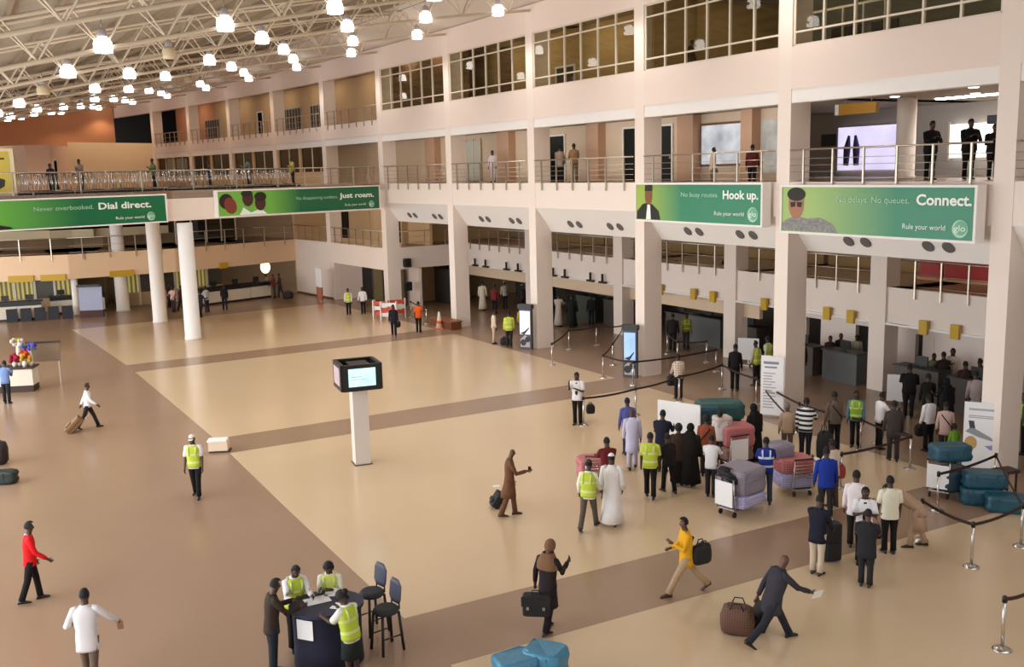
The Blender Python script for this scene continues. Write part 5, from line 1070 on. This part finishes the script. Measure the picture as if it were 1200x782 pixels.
person(788, 412, 20, 'person in dark clothes at the left of the second opening', (34, 30, 30), (30, 28, 28), H=1.8, girth=1.2)
for k, (px, py, hd, tp, lb, hh) in enumerate(((972, 440, 200, (44, 36, 34), 'dark clothed clerk behind the light grey desk, left one', 1.66), (984, 438, 190, (40, 30, 28), 'dark clothed clerk behind the light grey desk, right one', 1.7), (1003, 437, 200, (190, 186, 160), 'clerk in a pale shirt reaching over the light grey desk', 1.6),
        (1064, 490, 20, (26, 22, 24), 'large figure in black at the left of the right bay crowd', 1.84), (1092, 466, 190, (150, 158, 120), 'clerk in a pale green shirt behind the crowd of the right bay', 1.66), (1104, 470, 10, (52, 40, 38), 'person in a dark shirt in the middle of the right bay crowd', 1.8), (1114, 468, 200, (228, 206, 190), 'person in a pale pink shirt standing tall in the right bay crowd', 1.9),
        (1129, 484, 15, (60, 40, 32), 'person in dark brown at the right of the right bay crowd', 1.8), (1086, 500, 12, (26, 28, 26), 'person in black at the front of the right bay crowd', 1.76), (1108, 506, 350, (22, 22, 24), 'person in a black gown at the front of the right bay crowd', 1.74), (1141, 500, 12, (190, 176, 176), 'person in a long pale tunic beside the rightmost column', 1.84), (1147, 480, 340, (110, 60, 36), 'person in a rust coloured gown deep in the right bay', 1.8))):
    person(px, py, hd, lb, tp, (30, 27, 28), H=hh, L='fwd' if k % 2 else 'down', R='fold' if k % 3 == 0 else 'low', girth=1.25 if k in (3, 9) else 1., extra=('robe',) if k in (9, 11) else ('tunic',) if k == 10 else (), hair='short' if k != 9 else ('veil', (22, 22, 24)))
for k, (px, py, hd, tp, bt, lb) in enumerate(((204, 366, 200, (206, 170, 160), (60, 40, 44), 'person in a pinkish shirt in the group left of the tall white column'), (213, 365, 90, (92, 34, 40), (40, 30, 34), 'person in dark red in the group left of the tall white column'), (199, 361, 100, (60, 40, 44), (40, 32, 34), 'person in dark clothes farthest left of the group by the tall white column'),
        (236, 372, 20, (44, 42, 50), (28, 28, 34), 'person in dark clothes just right of the tall white column'), (243, 366, 300, (200, 204, 212), (50, 50, 58), 'person in a pale blue shirt right of the tall white column'), (264, 364, 340, (36, 34, 42), (40, 40, 46), 'person in black leaning on the right white counter'), (322, 349, 250, (120, 50, 46), (60, 58, 60), 'person in a red brown shirt at the right end of the right counter'), (329, 348, 260, (70, 60, 66), (54, 56, 58), 'person in grey at the right end of the right counter'), (314, 348, 230, (150, 136, 130), (70, 72, 70), 'person in a grey shirt before the right end of the counter'), (125, 352, 30, (44, 28, 30), (40, 30, 32), 'dark clothed person walking behind the display board'))):
    person(px, py, hd, lb, tp, bt, H=1.72, legs='step' if k % 2 else 'stand', L='low', R='fwd' if k % 3 == 0 else 'down')
# ---- upper storeys
b3 = BAYS[2]
person(0, 0, 12, 'person in grey shirt and black trousers on the upper balcony, left of the pair', (168, 150, 134), (28, 24, 24), at=BAYS[2].W(.2, 1.3, S2), L='low', R='low', hem=-.2)
person(0, 0, 350, 'person in a tan shirt and trousers on the upper balcony, right one of the pair', (150, 116, 84), (120, 94, 72), at=BAYS[2].W(1.15, 1.5, S2), L='fold', R='fold', H=1.8)
person(0, 0, 200, 'person in a pale lilac shirt on the upper balcony left of the wide dark doorway', (222, 208, 216), (206, 192, 200), at=BAYS[3].W(1.25, 1.9, S2), H=1.72)
person(0, 0, 180, 'grey clothed person inside the wide dark doorway', (120, 122, 122), (40, 40, 40), at=BAYS[3].W(5.0, 2.9, S2), H=1.7)
person(0, 0, 90, 'person in a pale shirt seated on the upper balcony before the snowy picture', (206, 180, 160), (120, 96, 80), at=BAYS[1].W(2.3, 1.6, S2 - .35), H=1.66)
person(0, 0, 20, 'person in dark red before the shop window of the upper balcony', (92, 34, 34), (30, 26, 28), at=BAYS[1].W(4.3, 1.8, S2 - .25), H=1.6, girth=1.1)
for k, (x, y, g_) in enumerate(((3.75, 2.2, 1.2), (4.95, 2.4, 1.25), (5.9, 2.2, 1.3))):
    person(0, 0, 170 + 10 * k, 'figure in black behind the upper lounge railing at the right, %s from the left' % ORD[k], (20, 18, 20), (20, 18, 18), at=BAYS[0].W(x, y, S2), H=1.8 if k < 2 else 1.6, girth=g_, L='fold', R='fold')
person(0, 0, 140, 'person in a brown jacket behind the glass of the top storey', (74, 54, 40), (60, 44, 36), at=BAYS[1].W(.9, 1.6, 11.95), H=1.6, nod=20)
x, y, _ = G(838, 308, MZ); person(0, 0, 60, 'dark person on the middle gallery behind the railing', (22, 20, 20), (22, 20, 20), at=BAYS[2].W(5.5, 7.2, MZ), H=1.8, legs='walk')
person(0, 0, 40, 'dark person on the far end of the open top gallery', (56, 36, 26), (44, 28, 22), at=BAYS[10].W(6.4, 1.2, 11.9), H=1.75)
for k, (px, tp, lb) in enumerate(((60, (52, 40, 58), 'dark person among the trolleys at the left of the upper deck'), (95, (150, 130, 120), 'person in grey behind the trolleys on the upper deck'), (190, (100, 110, 70), 'person in green behind the trolleys over the word direct'), (343, (172, 158, 74), 'person in a yellow green shirt behind the trolleys over the word roam'), (246, (50, 44, 52), 'dark person behind the trolleys over the three faces'), (292, (96, 110, 104), 'person in grey green behind the trolleys right of the three faces'))):
    s = dsegs[1] if px < 200 else dsegs[2]
    best = min((abs(600 + FOC * np.dot(np.array(s.W(u, 1.7, 9)) - np.array([0, 0, CAM_H]), _R) / np.dot(np.array(s.W(u, 1.7, 9)) - np.array([0, 0, CAM_H]), _f) - px), u) for u in np.linspace(0, s.L, 200))
    person(0, 0, 180 + 20 * k, lb, tp, (40, 36, 40), at=s.W(best[1], 1.75, S2), H=1.7 if k not in (0, 4) else 1.5, L='hold', R='low')

# ================================================================== LUGGAGE
PLG = mat('grey_plaid', (150, 142, 156), .8, kind='plaid', scale=6., rgb2=(118, 110, 124), bump=.3); PLP = mat('pink_plaid', (196, 122, 122), .8, kind='plaid', scale=5., rgb2=(150, 66, 72), bump=.3); PLV = mat('lavender_plaid', (160, 156, 204), .8, kind='plaid', scale=5., rgb2=(206, 204, 226), bump=.3)
BLU = mat('blue_tarpaulin', (40, 92, 112), .38, var=.3, scale=6., bump=.5, rgb2=(24, 70, 90)); BLU2 = mat('light_blue_tarpaulin', (74, 144, 176), .35, var=.3, scale=7., bump=.5, rgb2=(44, 108, 140)); TEAL = mat('teal_tarpaulin', (40, 92, 92), .45, var=.3, scale=6., bump=.4)
BLKF = mat('black_fabric', (26, 25, 28), .7, bump=.2, scale=8.); BRF = mat('brown_case', (128, 92, 54), .6, var=.2, scale=6., bump=.2); BRB = mat('brown_checked_bag', (110, 76, 62), .7, kind='plaid', scale=7., rgb2=(66, 44, 40))
def face_to(px, py): return G(px, py)
x, y, _ = G(84, 508); suitcase(x - .2, y + .05, math.radians(-68), 'brown suitcase tilted behind the person in a white shirt', BRF, .46, .3, .66, .8, .28)
x, y, _ = G(577, 595); suitcase(x, y, math.radians(-80), 'small black suitcase tilted behind the person in a brown kaftan', BLKF, .4, .26, .42, .6, .5)
sheet('paper_sheet', x + .12, y + .05, .56, .18, .12, .3, 'white paper on the small black suitcase behind the brown kaftan', cat='paper')
h = HANDS['person in a dark patterned tunic and tan headscarf carrying a black case'][0]
o = obj('briefcase', MB().rings([[(px * s, py * s, z) for px, py in supel(.26, .1, 16, 5)] for z, s in ((-.5, .94), (-.48, 1), (-.12, 1), (-.09, .92))], 0, True, False), BLKF, None, (G(628, 744)[0] + .02, G(628, 744)[1] - .05, .92), math.radians(-8)); tag(o, 'black case with bright clasps carried by the person in a tan headscarf', 'briefcase')
obj('flap', MB().box(-.27, .27, -.115, -.1, -.3, -.11), BLKF, o); obj('handle', MB().tube([(-.08, 0, -.09), (-.07, 0, -.02), (.07, 0, -.02), (.08, 0, -.09)], .012, 5), BLACK, o)
for sx in (-.15, .15): obj('clasp', MB().box(sx - .025, sx + .025, -.125, -.112, -.36, -.3), CHROME, o)
x, y, _ = G(864, 742); softbag(x, y, 0.02, math.radians(-20), 'round brown checked travel bag pulled by the leaning person in a suit', BRB, .62, .42, .52, seed=3)
x, y, _ = G(884, 742); suitcase(x + .02, y + .12, math.radians(-75), 'black suitcase carrying the round brown bag', BLKF, .4, .26, .5, .5, .35)
h = HANDS['person in a dark charcoal suit leaning forward and pulling a round brown bag'][1]
tag(obj('paper_sheet', MB().cbox((0, 0, 0), (.2, .01, .16), .4, 0, .4), PAPER, None, (h.x + .06, h.y - .02, h.z - .02)), 'white papers in the hand of the leaning person in a suit', 'paper')
h = HANDS['person in a loose white shirt at the lower left edge, right arm held out'][1]
tag(obj('envelope', MB().cbox((0, 0, 0), (.1, .02, .2), .3, 0, .4), mat('brown_envelope', (176, 136, 104), .7), None, (h.x, h.y, h.z - .06)), 'brown envelope in the hand of the person in a loose white shirt', 'envelope')
h = HANDS['person in a brown kaftan suit looking at a phone beside a small black suitcase'][1]
tag(obj('phone', MB().box(-.035, .035, -.008, .008, -.03, .1), BLACK, None, (h.x, h.y, h.z)), 'black phone in the hand of the person in a brown kaftan', 'phone')
x, y, _ = G(820, 694); softbag(x + .02, y - .1, .66, math.radians(25), 'black shoulder bag of the person in a yellow shirt', BLKF, .42, .16, .42, seed=5)
x, y, _ = G(973, 658); suitcase(x, y, .2, 'upright black case beside the person in cream trousers', BLKF, .42, .3, .85, 0, .1)
x, y, _ = G(592, 404); softbag(x, y, 0, 0, 'black bag standing by the person in a cream shirt near the lilac display', BLKF, .5, .3, .35, seed=6)
x, y, _ = G(467, 391); softbag(x, y, .35, 1.2, 'black bag carried by the person in a black suit near the far barriers', BLKF, .4, .16, .32, seed=7)
x, y, _ = G(787, 464); softbag(x, y, .4, .4, 'dark bag carried by the person in a checked shirt', BLKF, .36, .2, .4, seed=8)
x, y, _ = G(689, 497); softbag(x + .12, y + .35, .28, .1, 'small black bag hanging behind the person with folded arms', BLKF, .3, .2, .32, seed=9)
x, y, _ = G(338, 350); softbag(x, y, 0, 0, 'black suitcase standing right of the right counter', BLKF, .7, .4, .5, seed=10)
x, y, _ = G(1079, 522); softbag(x, y, .3, 0, 'dark bag held by the person in a white shirt left of the pink shirt', BLKF, .4, .2, .36, seed=11)
x, y, _ = G(984, 580); softbag(x, y + .1, .42, .2, 'red bag hanging beside the bright blue jacket', mat('red_bag', (150, 52, 40), .7), .34, .14, .36, seed=13)
x, y, _ = G(950, 541); softbag(x + .4, y, .0, 0, 'black bag standing behind the striped shirt', BLKF, .45, .3, .9, seed=12)
# loaded trolleys of the queue
x, y, _ = G(850, 607); trolley(x + .35, y + .35, 0, math.radians(-52), 'luggage trolley with a white plate and a grey wrapped load', 'loaded luggage trolleys', True)
softbag(x + .5, y + .5, .22, math.radians(-52), 'lavender plaid bundle at the bottom of the grey wrapped load', PLV, .95, 1.0, .32, 'bundle', 'wrapped bundles', 21, False)
softbag(x + .5, y + .52, .54, math.radians(-52), 'large grey plaid bundle on the trolley with a white plate', PLG, .95, 1.0, .62, 'bundle', 'wrapped bundles', 22, False)
softbag(x + .08, y + .22, .95, math.radians(-40), 'black bag lying over the handle of the grey loaded trolley', BLKF, .62, .28, .2, seed=23, pitch=.5)
x, y, _ = G(933, 585); trolley(x + .15, y + .55, 0, math.radians(10), 'luggage trolley with pink and lavender bundles before the blue vest', 'loaded luggage trolleys')
softbag(x + .1, y + .6, .22, .15, 'lavender bundle on the trolley before the blue vest', PLV, 1.0, .8, .36, 'bundle', 'wrapped bundles', 24, False)
softbag(x + .1, y + .62, .58, .15, 'pink plaid bundle on the trolley before the blue vest', PLP, .95, .75, .38, 'bundle', 'wrapped bundles', 25, False)
softbag(x - .25, y + .85, .9, .2, 'grey plaid bundle on top behind the blue vest', PLG, .7, .6, .38, 'bundle', 'wrapped bundles', 26, False)
x, y, _ = G(862, 552); trolley(x - .05, y + .45, 0, math.radians(20), 'luggage trolley with a grey plate under the tall pink plaid load', 'loaded luggage trolleys', True)
softbag(x + .1, y + .6, .22, .3, 'brown plaid bundle at the bottom of the tall pink load', mat('brown_plaid', (140, 104, 98), .8, kind='plaid', scale=5., rgb2=(102, 74, 74)), .9, .8, .4, 'bundle', 'wrapped bundles', 27, False)
softbag(x + .15, y + .6, .62, .2, 'pink plaid bundle at the top of the tall load', PLP, .9, .75, .6, 'bundle', 'wrapped bundles', 28, False)
softbag(x - .25, y + .7, 1.15, .2, 'pale grey bundle on the tall pink load', mat('pale_bundle', (196, 180, 174), .8, bump=.3), .5, .5, .28, 'bundle', 'wrapped bundles', 29, False)
x, y, _ = G(698, 577); trolley(x + .1, y + .3, 0, math.radians(-12), 'luggage trolley with a pink bundle pushed by the person in dark red', 'loaded luggage trolleys')
softbag(x - .05, y + .5, .22, .2, 'pink bundle with white lines on the trolley beside the white robe', PLP, .8, .65, .62, 'bundle', 'wrapped bundles', 30, False)
x, y, _ = G(826, 530)
r = root('white_board', (x - .55, y + .1, 0), math.radians(-38), 'large white board standing across the queue behind the navy suit', 'board')
obj('board', MB().box(-1.0, .45, 0, .06, .45, 1.5), PAPER, r)
for sx in (-.9, .35): obj('board_leg', MB().box(sx, sx + .06, 0, .06, 0, .45), STEEL, r)
x, y, _ = G(842, 520)
softbag(x, y + .3, .05, .1, 'teal tarpaulin bundle, lower one behind the orange shirt', TEAL, 1.5, .9, .7, 'bundle', 'wrapped bundles', 31, False)
softbag(x + .1, y + .35, .75, .0, 'teal tarpaulin bundle, upper one behind the orange shirt', TEAL, 1.5, .8, .55, 'bundle', 'wrapped bundles', 32, False)
softbag(x - .45, y - .1, .75, .2, 'blue tarpaulin bundle left of the teal bundles', BLU, .9, .6, .5, 'bundle', 'wrapped bundles', 33, False)
x, y, _ = G(1112, 584); trolley(x - .05, y + .3, 0, math.radians(-38), 'luggage trolley with a white plate under the blue bundles at the right', 'loaded luggage trolleys', True)
x, y, _ = G(1125, 590)
softbag(x + .05, y + .55, .22, .3, 'dark blue bundle at the bottom of the right trolley', mat('dark_blue_tarpaulin', (28, 56, 72), .4, bump=.4, scale=6.), .9, .7, .55, 'bundle', 'wrapped bundles', 34, False)
softbag(x - .05, y + .6, .98, .1, 'blue tarpaulin bundle on top of the right trolley', BLU, 1.0, .62, .4, 'bundle', 'wrapped bundles', 35, False)
x, y, _ = G(1152, 592); softbag(x, y + .2, 0, -.25, 'blue tarpaulin bundle on the floor, lower one of two before the column', BLU, .95, .65, .42, 'bundle', 'wrapped bundles', 36, False)
softbag(x + .1, y + .25, .42, -.2, 'blue tarpaulin bundle on the floor, upper one of two before the column', BLU, 1.05, .65, .38, 'bundle', 'wrapped bundles', 37, False)
x, y, _ = G(1181, 600); softbag(x, y + .1, 0, -.35, 'blue tarpaulin bundle on the floor by the right edge', BLU2 if False else BLU, .95, .6, .4, 'bundle', 'wrapped bundles', 38, False)
x, y, _ = G(605, 812); softbag(x, y + .1, 0, .4, 'light blue wrapped bundle at the bottom edge, left one', BLU2, .75, .55, .62, 'bundle', 'wrapped bundles', 39, False)
x, y, _ = G(640, 806); softbag(x, y + .12, 0, -.5, 'light blue wrapped bundle at the bottom edge, right one', BLU2, .7, .6, .67, 'bundle', 'wrapped bundles', 40, False)
x, y, _ = G(257, 529)
r = root('floor_box', (x, y, 0), .1, 'low cream box on the floor behind the person in a white cap', 'box'); obj('box_body', MB().box(-.3, .3, -.2, .2, .06, .36), mat('cream_box', (226, 206, 182), .6), r); obj('box_lid', MB().box(-.33, .27, -.22, .22, .36, .4), WHITE, r); obj('box_base', MB().box(-.28, .36, -.18, .18, 0, .06), mat('dark_brown', (60, 42, 32)), r)
# ---- left edge: stall and dark cases
x, y, _ = G(14, 462)
r = root('stall_counter', (x + .1, y + .55, 0), math.radians(8), 'white stall counter with dark base at the left edge', 'counter')
obj('front_panel', MB().box(-1.6, .62, -.3, -.24, .28, .98), mat('stall_white', (222, 212, 196), .6), r); obj('side_panel', MB().box(.56, .62, -.24, .5, .28, .98), mat('stall_white', (222, 212, 196)), r); obj('stall_base', MB().box(-1.6, .6, -.25, .5, 0, .28), mat('dark_brown', (60, 42, 32)), r); obj('stall_top', MB().box(-1.65, .66, -.34, .55, .98, 1.04), mat('dark_brown', (60, 42, 32)), r)
X, Y = x + .1, y + .55
cols = [((206, 44, 36), 'red flower bunch', .35, .3), ((190, 160, 60), 'yellow green leaf bunch', .5, -.1), ((86, 90, 170), 'violet flower bunch', .75, .5), ((214, 206, 196), 'white flower bunch', -.05, .5), ((150, 30, 60), 'crimson flower bunch', -.3, .2), ((170, 150, 50), 'tall yellow flower bunch', -.15, .8)]
for k, (c, nm, dx, dy) in enumerate(cols):
    rg = random.Random(50 + k); hgt = .25 + .14 * (dy > .2) + .5 * (k in (3, 5)) + (.3 if k == 2 else 0)
    r = root('flower_bunch', (X + dx * .6, Y + dy * .4, 1.04), 0, '%s on the stall at the left edge' % nm, 'flowers', 'flower bunches on the stall')
    obj('vase', MB().lathe([(.07, 0), (.1, .12), (.07, hgt)], n=10), mat('stall_white', (222, 212, 196)), r); mb = MB()
    for q in range(14): mb.ball((rg.uniform(-.22, .22), rg.uniform(-.16, .16), hgt + rg.uniform(0, .26)), rg.uniform(.06, .1), 6, 4)
    obj('blossoms', mb, clothm(c), r)
r = root('stall_canopy', (X + .55, Y + 1.3, 0), math.radians(8), 'grey board standing behind the flower stall', 'board'); obj('board', MB().box(-.7, .6, 0, .05, 1.0, 1.8), mat('tan_grey_board', (128, 106, 82), .7), r); obj('board_leg', MB().box(-.6, -.55, 0, .05, 0, 1.0).box(.5, .55, 0, .05, 0, 1.0), STEEL, r); obj('board_top', MB().box(-.75, .65, -.03, .08, 1.8, 1.88), mat('dark_brown', (60, 42, 32)), r)
x, y, _ = G(-8, 545); softbag(x, y + .1, 0, 0, 'dark rounded bag cut by the left edge, farther one', mat('dark_wine_bag', (34, 22, 24), .6), .8, .5, .72, seed=60)
x, y, _ = G(0, 568); softbag(x - .1, y + .1, 0, .05, 'long dark green case cut by the left edge, nearer one', mat('dark_green_case', (26, 36, 34), .5), 1.1, .4, .38, seed=61, handles=False)
